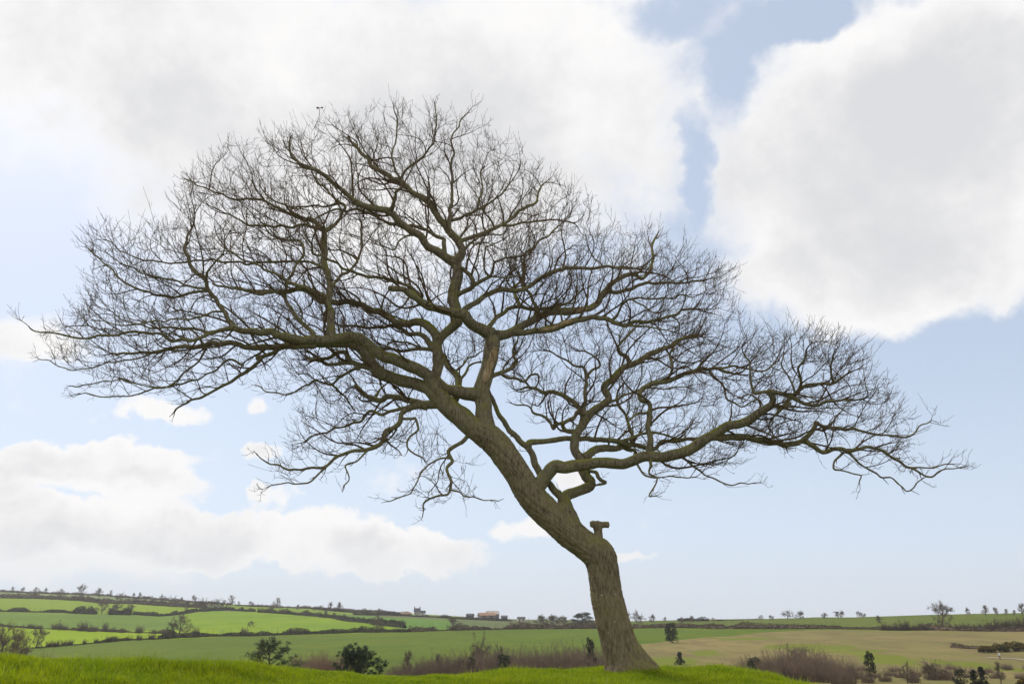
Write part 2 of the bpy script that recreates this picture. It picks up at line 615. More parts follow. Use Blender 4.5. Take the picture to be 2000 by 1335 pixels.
FIELD = np.full(BND.shape, 'farmland', dtype=object)
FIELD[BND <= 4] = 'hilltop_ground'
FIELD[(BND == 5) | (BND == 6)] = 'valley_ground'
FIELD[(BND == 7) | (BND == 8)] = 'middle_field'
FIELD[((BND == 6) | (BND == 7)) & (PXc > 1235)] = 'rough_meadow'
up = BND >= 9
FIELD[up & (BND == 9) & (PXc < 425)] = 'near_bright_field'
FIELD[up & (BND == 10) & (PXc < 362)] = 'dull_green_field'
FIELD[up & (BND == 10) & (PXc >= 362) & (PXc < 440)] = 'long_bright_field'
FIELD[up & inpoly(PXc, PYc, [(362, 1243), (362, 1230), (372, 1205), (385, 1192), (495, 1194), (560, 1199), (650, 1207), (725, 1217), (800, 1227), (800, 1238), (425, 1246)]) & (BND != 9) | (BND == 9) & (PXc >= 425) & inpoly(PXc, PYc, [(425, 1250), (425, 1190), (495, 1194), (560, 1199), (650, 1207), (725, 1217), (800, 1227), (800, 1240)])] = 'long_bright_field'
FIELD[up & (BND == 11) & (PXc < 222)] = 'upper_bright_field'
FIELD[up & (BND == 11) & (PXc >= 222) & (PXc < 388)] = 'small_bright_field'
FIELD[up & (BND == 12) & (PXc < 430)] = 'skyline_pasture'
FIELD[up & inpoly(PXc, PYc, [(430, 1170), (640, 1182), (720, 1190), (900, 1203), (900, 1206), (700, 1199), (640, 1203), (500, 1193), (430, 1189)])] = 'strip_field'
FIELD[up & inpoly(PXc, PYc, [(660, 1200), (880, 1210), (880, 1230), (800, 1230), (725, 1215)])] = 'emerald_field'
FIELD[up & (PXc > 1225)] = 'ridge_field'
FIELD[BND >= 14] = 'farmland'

FM = {  # bright and dull tints: crop differences plus sun patches and cloud shade painted in
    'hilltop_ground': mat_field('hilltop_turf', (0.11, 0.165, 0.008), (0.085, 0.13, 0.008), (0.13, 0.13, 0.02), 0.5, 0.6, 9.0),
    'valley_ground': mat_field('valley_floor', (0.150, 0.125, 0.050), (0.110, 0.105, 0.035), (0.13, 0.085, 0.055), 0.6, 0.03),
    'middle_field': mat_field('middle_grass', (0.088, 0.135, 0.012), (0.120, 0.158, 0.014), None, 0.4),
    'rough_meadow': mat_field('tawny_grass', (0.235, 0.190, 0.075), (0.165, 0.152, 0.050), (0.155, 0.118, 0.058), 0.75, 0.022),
    'near_bright_field': mat_field('sun_patch_crop', (0.225, 0.310, 0.003), (0.198, 0.285, 0.004), None, 0.15),
    'dull_green_field': mat_field('cloud_shade_grass', (0.112, 0.178, 0.024), (0.14, 0.215, 0.022), None, 0.3),
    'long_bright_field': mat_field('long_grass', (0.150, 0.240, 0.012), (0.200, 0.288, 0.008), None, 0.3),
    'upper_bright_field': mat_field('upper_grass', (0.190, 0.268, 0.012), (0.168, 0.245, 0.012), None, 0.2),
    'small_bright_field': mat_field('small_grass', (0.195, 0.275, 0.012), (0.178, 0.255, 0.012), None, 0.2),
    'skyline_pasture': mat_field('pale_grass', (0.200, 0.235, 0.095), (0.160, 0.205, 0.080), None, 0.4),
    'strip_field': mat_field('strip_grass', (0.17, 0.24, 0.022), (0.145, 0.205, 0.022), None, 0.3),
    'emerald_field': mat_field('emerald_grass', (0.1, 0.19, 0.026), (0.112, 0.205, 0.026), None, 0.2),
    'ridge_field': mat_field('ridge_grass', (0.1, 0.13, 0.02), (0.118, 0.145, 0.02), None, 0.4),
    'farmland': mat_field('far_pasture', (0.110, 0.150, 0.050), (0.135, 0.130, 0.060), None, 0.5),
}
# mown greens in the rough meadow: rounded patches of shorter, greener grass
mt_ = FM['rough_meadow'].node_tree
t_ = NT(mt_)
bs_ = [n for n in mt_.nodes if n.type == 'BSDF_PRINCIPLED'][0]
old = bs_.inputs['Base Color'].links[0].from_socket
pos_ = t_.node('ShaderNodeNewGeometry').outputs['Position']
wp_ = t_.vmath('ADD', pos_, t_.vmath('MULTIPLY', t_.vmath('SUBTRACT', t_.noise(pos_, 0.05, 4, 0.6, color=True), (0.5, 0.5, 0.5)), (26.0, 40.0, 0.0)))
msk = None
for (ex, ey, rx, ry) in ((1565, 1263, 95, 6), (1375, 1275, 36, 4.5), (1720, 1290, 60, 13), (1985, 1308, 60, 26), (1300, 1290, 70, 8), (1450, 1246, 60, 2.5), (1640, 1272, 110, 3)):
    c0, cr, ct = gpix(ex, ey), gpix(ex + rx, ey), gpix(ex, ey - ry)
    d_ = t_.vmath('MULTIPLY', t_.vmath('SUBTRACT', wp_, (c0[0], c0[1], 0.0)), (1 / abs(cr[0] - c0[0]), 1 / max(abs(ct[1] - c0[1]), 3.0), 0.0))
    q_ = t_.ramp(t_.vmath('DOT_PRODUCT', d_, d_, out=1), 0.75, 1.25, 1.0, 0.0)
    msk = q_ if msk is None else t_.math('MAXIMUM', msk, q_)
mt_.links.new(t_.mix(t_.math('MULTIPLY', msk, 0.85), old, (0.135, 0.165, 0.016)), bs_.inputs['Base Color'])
idx = np.arange(NR * NC).reshape(NR, NC)
QD = np.stack([idx[:-1, :-1], idx[:-1, 1:], idx[1:, 1:], idx[1:, :-1]], -1)
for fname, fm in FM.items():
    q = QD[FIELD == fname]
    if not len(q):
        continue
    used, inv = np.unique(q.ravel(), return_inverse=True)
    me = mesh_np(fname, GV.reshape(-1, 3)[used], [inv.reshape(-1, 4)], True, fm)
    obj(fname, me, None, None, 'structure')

# ------------------------------------------------------------------ the leaning oak
TY = 14.0                       # distance of the trunk (m)
TILES = {'P': (0, 0, 1.0), '1': (800, 600, 6.667), '2': (500, 560, 5.556), '3': (500, 360, 5.556), '4': (760, 360, 5.556),
         '5': (150, 460, 5.556), '6': (1000, 460, 5.556), '7': (1000, 680, 5.556), '8': (1340, 680, 5.556),
         'A': (500, 150, 2.67), 'B': (50, 350, 2.67), 'C': (450, 500, 2.567), 'E': (1350, 600, 3.338),
         'F': (950, 700, 3.636), 'G': (750, 580, 3.338), 'Z': (1000, 880, 2.935)}
# name, parent, limb it belongs to, end depth (m, + = away), widths (photo px), then tile letters and points
OAK = [
    ('trunk', None, 'trunk', 0.0, [104, 96, 80, 70, 64, 61, 60, 61, 62, 54, 54, 54, 52, 50, 50, 48, 38, 26], 'P', [(1232, 1336), (1227, 1312), (1221, 1290), (1213, 1268), (1204, 1238), (1190, 1187), (1181, 1135), (1176, 1104), (1168, 1084), (1141, 1062), (1113, 1041), (1070, 1002), (1032, 960), (1004, 914), (974, 872), (950, 850), (920, 830), (895, 810)]),
    ('M', 'trunk', 'M', 0.1, [46, 36, 30, 30, 30, 27, 28, 27, 24], '1', [(1010, 1640), (975, 1450), (960, 1270), (935, 1110), (970, 960), (1020, 800), (1060, 600), (1080, 450), (1075, 360)]),
    ('ML', 'M', 'ML', -1.7, [22, 21, 20, 18, 15, 13, 12, 12, 11, 10, 10], '1', [(1050, 350), (940, 290), (850, 240), (765, 180), (710, 100), (600, 70), (480, 50), (350, 30), (220, -10), (100, -110), (30, -190), '2', (1880, 225), (1780, 150), (1680, 85), (1580, 35), (1450, 15)]),
    ('ML1', 'ML', 'ML', -2.4, [7, 4], '3', [(1800, 1235), (1760, 1180), (1640, 1090), (1480, 1040), (1350, 1010), (1180, 990), (1050, 960), (930, 910), (800, 820), (640, 760), (590, 640)]),
    ('MR', 'M', 'MR', 1.3, [20, 17, 16, 15, 14, 14, 14, 14, 13, 12, 11, 10], '1', [(1080, 370), (1200, 370), (1330, 320), (1450, 250), (1600, 170), (1750, 95), '6', (400, 830), (540, 820), (680, 820), (800, 800), (880, 760), (960, 680), (1020, 595)]),
    ('MR1', 'MR', 'MR', 2.0, [9, 4], '6', [(1020, 595), (1060, 530), (1130, 480), (1250, 430), (1340, 440), (1420, 460), (1500, 400), (1530, 300), (1520, 180), (1520, 80), (1560, 0)]),
    ('MR2', 'MR', 'MR', 0.9, [8, 3.5], '6', [(1020, 590), (1080, 605), (1200, 610), (1350, 560), (1500, 520), (1620, 500), (1720, 510), (1850, 530), (1990, 500)]),
    ('MR3', 'MR', 'MR', -0.5, [12, 11, 12, 13, 10, 8, 6, 5, 4], '1', [(1330, 330), (1500, 330), (1650, 300), (1800, 280), (2000, 240), '6', (300, 1030), (450, 1000), (560, 950), (680, 930), (800, 910), (950, 890), (1050, 900), (1130, 960), (1250, 970), (1370, 920), (1480, 930), (1600, 890), (1750, 850), (1850, 810), (1990, 800)]),
    ('MR3b', 'MR3', 'MR', -1.0, [5, 2.5], '6', [(1080, 910), (1150, 860), (1200, 770), (1280, 690), (1400, 750), (1550, 840)]),
    ('MR3c', 'MR3b', 'MR', -1.4, [4, 2], '6', [(1280, 690), (1450, 680), (1700, 690), (1850, 650), (1980, 660)]),
    ('MR3d', 'MR3', 'MR', -1.2, [4, 2], '6', [(1250, 975), (1450, 990), (1640, 1010), (1740, 1050)]),
    ('MU', 'ML', 'MU', 1.2, [9, 8, 7, 7, 5, 3], '1', [(960, 300), (1020, 260), (1100, 180), (1200, 80), (1330, 5), '6', (100, 770), (220, 790), (380, 800), (480, 760), (600, 740), (700, 680), (760, 600)]),
    ('MU1', 'MU', 'MU', 1.6, [7, 4], '6', [(90, 770), (40, 660), (25, 590), (60, 530), (110, 480), (130, 380)]),
    ('MU2', 'MR', 'MU', 1.5, [7, 3], '6', [(255, 890), (265, 770), (210, 660), (150, 580), (125, 480), (130, 380), (130, 260), (200, 150), (320, 40), (420, -20), (500, -90)]),
    ('MC', 'ML', 'MC', 0.6, [11, 9, 8, 8, 6, 4], '4', [(800, 1365), (870, 1320), (980, 1260), (1100, 1170), (1200, 1130), (1350, 1150), (1480, 1130), (1600, 1070), (1700, 1000), (1850, 940), '6', (540, 390), (620, 350), (750, 360), (900, 370), (1030, 340), (1150, 350), (1280, 360)]),
    ('U', 'M', 'U', 0.3, [30, 24, 22, 20, 19, 19, 20, 20, 17, 16, 17, 19, 21, 22, 21, 19, 18], '1', [(930, 1150), (830, 1130), (730, 1120), (620, 1085), (480, 1060), (380, 990), (340, 900), (370, 760), (370, 640), (345, 540), (380, 430), (470, 340), (560, 250), (625, 160), '4', (700, 1290), (700, 1180), (740, 1030), (745, 930), (720, 840)]),
    ('UL', 'U', 'UL', -1.7, [17, 15, 14, 14, 13, 12, 11, 9, 8, 7, 5, 3], '4', [(730, 850), (640, 810), (540, 740), (440, 690), (380, 620), (310, 540), (200, 480), (100, 400), (20, 320), '3', (1330, 260), (1230, 240), (1100, 200), (1020, 140), (930, 50), 'A', (430, 570), (340, 500), (260, 470), (190, 420), (175, 330)]),
    ('UL1', 'UL', 'UL', -1.0, [8, 6, 5], '3', [(1430, 300), (1490, 240), (1500, 130), (1520, 70), (1600, 10)]),
    ('UL2', 'UL', 'UL', -0.6, [4, 2.5], '3', [(1720, 560), (1640, 570), (1550, 640), (1500, 710), (1400, 670)]),
    ('UR', 'U', 'UR', 0.9, [16, 13, 13, 12, 12, 11, 10, 9, 8, 7, 5], '4', [(740, 830), (790, 740), (770, 660), (680, 540), (620, 450), (550, 360), (500, 280), (430, 200), (340, 140), (240, 90), (170, 20), 'A', (745, 540), (690, 520), (640, 490), (600, 450), (560, 410), (500, 350)]),
    ('UR1', 'UR', 'UR', 2.2, [8, 7, 6, 3], '4', [(745, 630), (870, 580), (1000, 530), (1120, 490), (1220, 440), (1320, 380), (1400, 300), (1500, 260), (1600, 180), (1630, 80), (1680, 0)]),
    ('UR2', 'UR1', 'UR', 2.0, [5, 3], '4', [(1220, 440), (1330, 450), (1470, 420), (1650, 410), (1800, 390), (1990, 430)]),
    ('UR3', 'UR', 'UR', 0.5, [8, 6, 4, 2], '4', [(640, 480), (660, 330), (650, 280), (680, 200), (690, 80), (690, 0), 'A', (1020, 480), (1030, 400), (1020, 330), (1060, 240), (1110, 180)]),
    ('UR4', 'UR3', 'UR', 0.0, [6, 4, 3], '4', [(665, 390), (800, 360), (900, 300), (960, 260), (1080, 230), (1200, 120), (1290, 0)]),
    ('UR5', 'UR4', 'UR', 0.6, [4, 2.5], '4', [(960, 260), (1000, 130), (1015, 0), (1000, -120)]),
    ('UR6', 'UR', 'UR', 0.9, [4, 2.5], '4', [(745, 630), (820, 500), (840, 400)]),
    ('UR7', 'UR', 'UR', 1.2, [5, 2], '4', [(800, 730), (900, 640), (1010, 570), (1160, 550), (1260, 500)]),
    ('UR8', 'UR', 'UR', 0.4, [5, 2], 'A', [(769, 566), (735, 500), (715, 450), (705, 400), (735, 330), (740, 240), (720, 160)]),
    ('UR9', 'UR', 'UR', -0.4, [5, 2], 'A', [(750, 545), (790, 480), (860, 420), (920, 340), (935, 240), (925, 150)]),
    ('UL3', 'UL', 'UL', -0.4, [8, 7, 6, 5, 4, 3], '4', [(600, 780), (600, 640), (600, 590), (500, 560), (400, 500), (280, 460), (170, 450), (90, 440), (0, 420), '3', (1290, 330), (1180, 290), (1050, 280), (960, 290), (850, 280), (700, 340), (630, 370)]),
    ('UC', 'U', 'UC', -0.5, [9, 8, 7, 4, 3], '4', [(730, 1220), (870, 1130), (920, 1090), (1000, 1050), (1090, 1000), (1140, 900), (1160, 830), (1300, 800)]),
    ('UC1', 'UC', 'UC', -0.2, [8, 7], '4', [(920, 1090), (870, 1010), (810, 940), (770, 890)]),
    ('UC2', 'UC', 'UC', -0.8, [4, 2], '4', [(1080, 990), (1040, 900), (1045, 690), (1100, 660), (1220, 600)]),
    ('UC3', 'UC', 'UC', -1.0, [3.5, 2], '4', [(1090, 1000), (1200, 1000), (1350, 1000), (1450, 960)]),
    ('L', 'trunk', 'L', 0.05, [34, 40, 41, 40, 39, 37, 33, 24, 16], 'P', [(978, 876), (955, 858), (930, 840), (905, 818), (880, 797), (862, 780), (848, 766), (836, 756), (826, 750)]),
    ('L1', 'L', 'L1', -1.4, [30, 24, 22, 21, 21, 22, 21, 20, 19, 19, 18, 16, 14, 13, 12, 11, 11, 10], '2', [(1960, 1180), (1910, 1040), (1850, 950), (1700, 870), (1550, 810), (1400, 755), (1280, 690), (1200, 610), (1110, 550), (1020, 540), (900, 560), (780, 575), (650, 575), (540, 580), (430, 570), (320, 540), (200, 500), (80, 490), '5', (1950, 1050), (1800, 1040), (1700, 1000)]),
    ('L1a', 'L1', 'L1', -1.9, [9, 8, 7, 7, 6, 4, 2.5], '5', [(1700, 1000), (1650, 920), (1600, 830), (1540, 740), (1460, 650), (1410, 560), (1400, 480), (1300, 410), (1240, 330), (1200, 220), (1180, 110), (1200, 30), 'B', (840, 310), (870, 250), (880, 180)]),
    ('L1b', 'L1', 'L1', -2.0, [8, 5, 2], '5', [(1700, 1000), (1600, 1010), (1450, 1060), (1300, 1120), (1150, 1130), (1000, 1130), (900, 1070), (650, 1050), (400, 1070), (130, 1100), (0, 1100), 'B', (170, 800), (90, 800), (50, 790), (15, 760)]),
    ('L1c', 'L1', 'L1', -1.0, [6, 2], '5', [(1700, 1010), (1500, 1040), (1300, 1020), (1100, 1000), (950, 990), (850, 1020), (700, 980), (500, 960), (300, 920)]),
    ('L1d', 'L1a', 'L1', -2.4, [4, 2], '5', [(1590, 820), (1480, 830), (1350, 880), (1150, 900), (950, 930), (750, 940), (600, 960), (450, 880)]),
    ('L1e', 'L1a', 'L1', -1.2, [5, 4, 2], '5', [(1405, 600), (1200, 630), (1040, 660), (880, 640), (740, 620), (620, 570), (520, 500), (400, 400), (300, 310), (200, 220), (130, 140)]),
    ('L1f', 'L1a', 'L1', -2.3, [4.5, 3, 1.8], '5', [(1405, 570), (1250, 560), (1170, 540), (1100, 490), (960, 460), (850, 450), (720, 410), (600, 350), (470, 290), (350, 190)]),
    ('L1g', 'L1a', 'L1', -2.6, [4, 2.5], '5', [(1400, 470), (1420, 380), (1500, 280), (1600, 180), (1600, 60)]),
    ('L1h', 'L1', 'L1', -0.5, [8, 7, 6, 5, 5, 4, 2], '2', [(660, 560), (560, 440), (460, 340), (380, 240), (330, 180), (310, 80), '3', (320, 1150), (330, 1050), (400, 960), (460, 860), (530, 760), (530, 700), (470, 620), (360, 620), (250, 590), (150, 520), (50, 400)]),
    ('L2', 'L', 'L2', 0.9, [28, 24, 22, 21, 21, 22, 20, 19, 17, 14, 12, 11, 10, 9, 8, 6, 4, 3], '2', [(1960, 1160), (1880, 1110), (1760, 1060), (1600, 1020), (1450, 970), (1350, 930), (1270, 860), (1210, 760), (1170, 690), (1100, 640), (1000, 610), (850, 600), (700, 610), (560, 620), (420, 610), (300, 640), (150, 650), (0, 660), '5', (1850, 1200), (1650, 1170), (1450, 1180), (1250, 1200), (1000, 1230), (800, 1260), (600, 1280), (400, 1270)]),
    ('L2a', 'L2', 'L2', 0.2, [6, 7, 8, 8, 7, 5, 3], '2', [(1060, 560), (950, 525), (880, 520), (780, 550), (690, 600), (620, 640), (480, 650), (350, 660), (200, 700), (100, 750), (0, 790), 'B', (1230, 930), (1150, 1000), (1090, 1040), (1020, 1080), (900, 1140), (800, 1180), (775, 1205)]),
    ('L2b', 'L2a', 'L2', -0.4, [4, 2], 'B', [(1110, 930), (1060, 940), (980, 1000), (830, 1060), (700, 1090), (600, 1110), (500, 1130), (390, 1140), (300, 1115)]),
    ('L2c', 'L2', 'L2', 1.6, [4, 1.6], 'B', [(1000, 890), (880, 880), (780, 890), (680, 905), (600, 930), (480, 950), (370, 970), (270, 990), (200, 985), (130, 955), (75, 930)]),
    ('L2d', 'L2', 'L2', 1.2, [4, 2], 'B', [(950, 900), (900, 950), (830, 1000), (720, 1090), (560, 1060), (480, 1050), (350, 1070), (240, 1080)]),
    ('L3', 'L2', 'L3', 1.5, [12, 11, 10, 8, 7, 5], '2', [(1270, 870), (1180, 860), (1100, 850), (1020, 790), (970, 720), (910, 710), (800, 750), (640, 790), (520, 760)]),
    ('L3a', 'L3', 'L3', 1.7, [8, 6], '2', [(1060, 810), (940, 830), (840, 840), (720, 810), (640, 795)]),
    ('L3b', 'L3', 'L3', 2.2, [6, 5, 4, 3, 2], '2', [(1170, 860), (1060, 900), (950, 960), (880, 1010), (800, 1050), (680, 1030), (590, 1040), (500, 1090), (420, 1140), (310, 1170), (200, 1150), (80, 1120), (0, 1070)]),
    ('L3c', 'L3b', 'L3', 2.4, [4, 2], '2', [(820, 1050), (900, 1150), (980, 1220), (1040, 1290), (1080, 1330)]),
    ('L4', 'L', 'L4', 1.6, [18, 14, 11, 10, 10, 9, 7], '2', [(1960, 1290), (1860, 1280), (1750, 1250), (1600, 1200), (1450, 1200), (1330, 1230), (1250, 1220), (1150, 1150), (1060, 1075)]),
    ('L4a', 'L4', 'L4', -0.6, [12, 10, 9, 8, 6, 5, 4, 2], 'C', [(990, 765), (920, 755), (865, 785), (850, 830), (780, 890), (740, 950), (680, 970), (600, 980), (530, 1010), (470, 1050), (390, 1060), (300, 1070), (210, 1040), (150, 1000)]),
    ('L4b', 'L4a', 'L4', -1.0, [4, 2], 'C', [(540, 1005), (450, 1080), (390, 1130), (300, 1140), (200, 1150)]),
    ('L4c', 'L4a', 'L4', -0.6, [5, 3], 'C', [(860, 815), (900, 815), (935, 820), (940, 860), (920, 890), (890, 930), (900, 980), (960, 1010)]),
    ('L4d', 'L', 'L4', -1.0, [8, 7, 6, 5, 4, 2.5], 'C', [(1190, 900), (1160, 930), (1100, 970), (1115, 1020), (1090, 1060), (1110, 1140), (1100, 1180), (1040, 1200), (980, 1230), (970, 1280)]),
    ('L4e', 'L4d', 'L4', -1.3, [3, 1.6], 'C', [(1105, 1170), (1180, 1200), (1260, 1215), (1340, 1225)]),
    ('L4f', 'L4d', 'L4', -0.7, [3.5, 1.8], 'C', [(1110, 1010), (1060, 1015), (1000, 1040), (950, 1110), (910, 1180), (850, 1210), (800, 1225)]),
    ('L4g', 'L4', 'L4', 2.2, [5, 3], '2', [(1280, 1230), (1330, 1140), (1430, 1040)]),
    ('L4h', 'L4', 'L4', 0.8, [7, 5, 3], 'C', [(930, 750), (820, 780), (760, 790), (700, 780), (640, 830), (560, 860), (480, 880), (360, 930)]),
    ('L4i', 'L4a', 'L4', -0.8, [3.5, 2], 'C', [(690, 970), (640, 1020), (580, 1060), (590, 1120), (560, 1155)]),
    ('VL', 'L1', 'VL', -0.4, [16, 14, 13, 12, 12, 12, 11, 11, 11, 10], '2', [(820, 560), (815, 400), (800, 260), (790, 130), (800, 0), '3', (800, 1100), (770, 980), (740, 870), (745, 700), (755, 560), (750, 500)]),
    ('VL1', 'VL', 'VL', -1.0, [7, 5, 3], '3', [(750, 500), (700, 485), (600, 470), (500, 440), (350, 460), (200, 450), (0, 460), (-150, 420), (-300, 330)]),
    ('VL2', 'VL', 'VL', -0.4, [8, 8, 7, 5, 4, 2], '3', [(750, 510), (690, 460), (640, 400), (600, 370), (500, 380), (400, 340), (300, 290), (200, 230), (120, 190), (0, 150), 'B', (1080, 100), (940, 50), (830, 0)]),
    ('VL3', 'VL', 'VL', 0.2, [7, 5, 3], '3', [(755, 510), (800, 480), (880, 410), (940, 330), (960, 230), (900, 190), (830, 130), (760, 60), (700, 0), (620, -120), (560, -250)]),
    ('VL4', 'VL3', 'VL', 0.5, [4, 2.5], '3', [(930, 200), (740, 230), (580, 240), (420, 240), (250, 200), (120, 130)]),
    ('VL5', 'VL', 'VL', -1.4, [10, 8, 6, 4, 3], '3', [(800, 1240), (680, 1190), (580, 1150), (450, 1090), (330, 1040), (230, 990), (160, 960), (0, 880), (-150, 820), (-300, 700)]),
    ('VL6', 'VL5', 'VL', -0.9, [6, 5, 4], '3', [(600, 1160), (440, 1130), (300, 1170), (150, 1170), (0, 1180), '5', (1850, 600), (1720, 590), (1600, 550), (1480, 520)]),
    ('VL7', 'VL', 'VL', -0.9, [5, 4, 2], '3', [(740, 900), (600, 850), (480, 840), (300, 850), (150, 850), (0, 860), '5', (1800, 300), (1650, 290), (1500, 270), (1300, 270), (1100, 290), (850, 290), (700, 260), (560, 210), (450, 150), (350, 60)]),
    ('VL8', 'VL', 'VL', 0.3, [6, 5, 3], '3', [(800, 1130), (900, 1010), (1000, 940), (1090, 850), (1130, 760), (1150, 650), (1150, 520), (1130, 400)]),
    ('VL9', 'VL8', 'VL', 0.1, [4, 2.5], '3', [(1110, 820), (1000, 760), (900, 710), (790, 700)]),
    ('N', 'U', 'N', 1.6, [17, 16, 14, 13, 13, 12, 11, 10, 9, 8, 7, 5], '1', [(370, 430), (330, 340), (250, 250), (170, 195), (60, 185), '2', (1650, 400), (1550, 390), (1450, 330), (1350, 280), (1230, 250), (1150, 200), (1000, 170), (830, 170), (700, 150), (600, 80), (500, 30), (380, 40), (250, 60), (0, 60), (-150, 20)]),
    ('N2', 'U', 'N', 1.2, [13, 10, 8, 6, 5, 3], '1', [(330, 560), (270, 480), (220, 400), (150, 350), (0, 330), '2', (1600, 460), (1450, 430), (1250, 450), (1100, 430), (950, 420), (800, 380)]),
    ('N3', 'U', 'N', 0.9, [7, 6, 5, 3], '1', [(345, 570), (150, 550), (0, 540), '2', (1750, 660), (1600, 690), (1450, 690), (1300, 670), (1220, 600)]),
    ('N4', 'N3', 'N', 0.6, [4, 2.5], '2', [(1850, 670), (1600, 600), (1480, 600), (1400, 650), (1310, 620)]),
    ('NB', 'L', 'NB', 1.5, [16, 15, 13, 12, 11, 9, 8], '1', [(470, 1330), (560, 1240), (610, 1150), (640, 1050), (630, 930), (580, 850), (500, 780), (450, 700), (440, 620)]),
    ('NB1', 'NB', 'NB', 1.8, [5, 3], '1', [(640, 950), (680, 920), (740, 830), (830, 740), (950, 720), (1080, 740)]),
    ('NB2', 'NB', 'NB', 1.9, [4, 2.5], '1', [(580, 840), (720, 740), (780, 660), (850, 620), (950, 580)]),
    ('MD', 'M', 'MD', 0.9, [9, 7, 5, 3], '1', [(1060, 920), (1180, 860), (1300, 820), (1400, 750), (1400, 700), (1340, 620), (1380, 500), (1400, 380)]),
    ('MD1', 'MD', 'MD', 1.3, [6, 4, 2], '1', [(1200, 860), (1270, 910), (1400, 940), (1470, 960), (1560, 900), (1650, 870), (1680, 900), (1650, 1000), (1500, 1080), (1430, 1090)]),
    ('RA', 'trunk', 'RA', -1.3, [30, 26, 25, 23, 21, 20, 20, 20, 19, 19, 18, 17, 16, 15, 15, 13, 11, 9], 'F', [(330, 930), (380, 890), (430, 820), (485, 765), (560, 770), (680, 752), (800, 742), (950, 745), (1040, 720), (1130, 692), (1250, 698), (1400, 668), (1480, 620), (1560, 570), '8', (220, 980), (350, 900), (480, 830), (640, 800), (740, 740), (840, 670), (930, 610), (950, 540), (890, 475)]),
    ('RA1', 'RA', 'RA', -1.5, [6, 4, 3], '8', [(890, 475), (800, 475), (730, 470), (710, 350), (690, 230), (680, 150), (640, 60)]),
    ('RA2', 'RA', 'RA', -1.9, [9, 8, 8, 6, 5, 3], '8', [(890, 475), (960, 470), (1070, 490), (1140, 530), (1200, 500), (1270, 440), (1400, 390), (1580, 380), (1680, 320), (1800, 250)]),
    ('RA3', 'RA2', 'RA', -1.2, [7, 6, 4], '8', [(1140, 530), (1080, 590), (1020, 680), (960, 740)]),
    ('RA4', 'RA2', 'RA', -2.3, [7, 6, 3], '8', [(1150, 540), (1300, 590), (1430, 610), (1520, 580), (1700, 570), (1900, 540)]),
    ('RA5', 'RA', 'RA', -0.8, [9, 7], '8', [(860, 650), (950, 630), (1060, 630), (1120, 590)]),
    ('RA6', 'RA2', 'RA', -2.2, [5, 3], '8', [(1250, 450), (1230, 330), (1210, 200), (1270, 120), (1300, 0)]),
    ('RA7', 'RA2', 'RA', -1.5, [4, 2.5], '8', [(1170, 520), (1180, 430), (1100, 280), (1050, 200), (1040, 90)]),
    ('RA8', 'RA2', 'RA', -2.4, [4, 2.5], '8', [(1590, 370), (1590, 250), (1580, 100), (1600, 0)]),
    ('RAL', 'RA', 'RAL', -0.2, [14, 13, 12, 11, 10, 9, 8, 6, 5, 4, 3, 2], '8', [(280, 960), (360, 960), (450, 960), (600, 960), (700, 970), (850, 1000), (980, 1020), (1080, 1060), (1200, 1020), (1280, 990), (1360, 920), (1390, 840), (1400, 800), (1500, 840), (1650, 870), (1850, 860), 'E', (1080, 790), (1200, 820), (1320, 840), (1430, 830), (1480, 780), (1560, 740)]),
    ('RAL1', 'RAL', 'RAL', -0.9, [9, 8, 8, 7, 6, 5, 4, 3, 2], '8', [(1270, 995), (1400, 1070), (1480, 1120), (1550, 1110), (1620, 1080), (1750, 1110), 'E', (1040, 930), (1150, 920), (1230, 930), (1310, 980), (1420, 1040), (1500, 1080), (1560, 1100), (1650, 1060), (1750, 1040)]),
    ('RAL2', 'RAL1', 'RAL', -1.2, [4, 3, 2], 'E', [(1020, 940), (1090, 1010), (1160, 1060), (1230, 1100), (1310, 1120), (1370, 1160), (1420, 1200), (1500, 1130)]),
    ('RAL3', 'RAL1', 'RAL', -1.0, [4, 2], 'E', [(1000, 945), (940, 1000), (935, 1060), (1000, 1070), (1100, 1100), (1090, 1140)]),
    ('RAL4', 'RAL1', 'RAL', -1.1, [3, 1.8], 'E', [(1430, 1035), (1540, 1050), (1640, 1020), (1700, 1010)]),
    ('RAD', 'RA', 'RAD', -1.2, [5, 3, 2], 'F', [(1170, 700), (1160, 760), (1150, 820), (1210, 860), (1160, 970), (1200, 985)]),
    ('RAD1', 'RA', 'RAD', -0.9, [4, 2], 'F', [(1060, 720), (1110, 820), (1200, 850), (1350, 830), (1480, 850)]),
    ('RAD2', 'RA', 'RAD', -1.2, [5, 3, 2], 'F', [(1360, 680), (1420, 720), (1500, 780), (1620, 850), (1740, 890), (1870, 880)]),
    ('RAV', 'RA', 'RAV', -0.6, [12, 11, 10, 9, 9, 9, 9, 8, 8, 7, 6, 5], '7', [(1490, 1150), (1500, 1000), (1480, 850), (1480, 720), (1480, 620), (1400, 540), (1400, 480), (1470, 420), (1560, 370), (1680, 360), (1800, 310), (1900, 260), '8', (150, 220), (300, 220), (400, 260), (460, 270)]),
    ('RAV1', 'RAV', 'RAV', 0.0, [4.5, 3], '8', [(320, 225), (500, 200), (680, 220), (800, 240), (950, 190)]),
    ('RAV2', 'RAV', 'RAV', -0.2, [5, 4, 3], '7', [(1680, 355), (1730, 230), (1720, 90), (1740, 0), '6', (1750, 1200), (1820, 1130), (1990, 1090)]),
    ('RAV3', 'RAV', 'RAV', -0.9, [5, 3], '7', [(1470, 690), (1440, 710), (1350, 730), (1270, 770)]),
    ('RAV4', 'RAV', 'RAV', -1.0, [5, 3, 2], '8', [(250, 225), (300, 300), (390, 400), (430, 500), (520, 600), (620, 630), (720, 580), (800, 570), (840, 620)]),
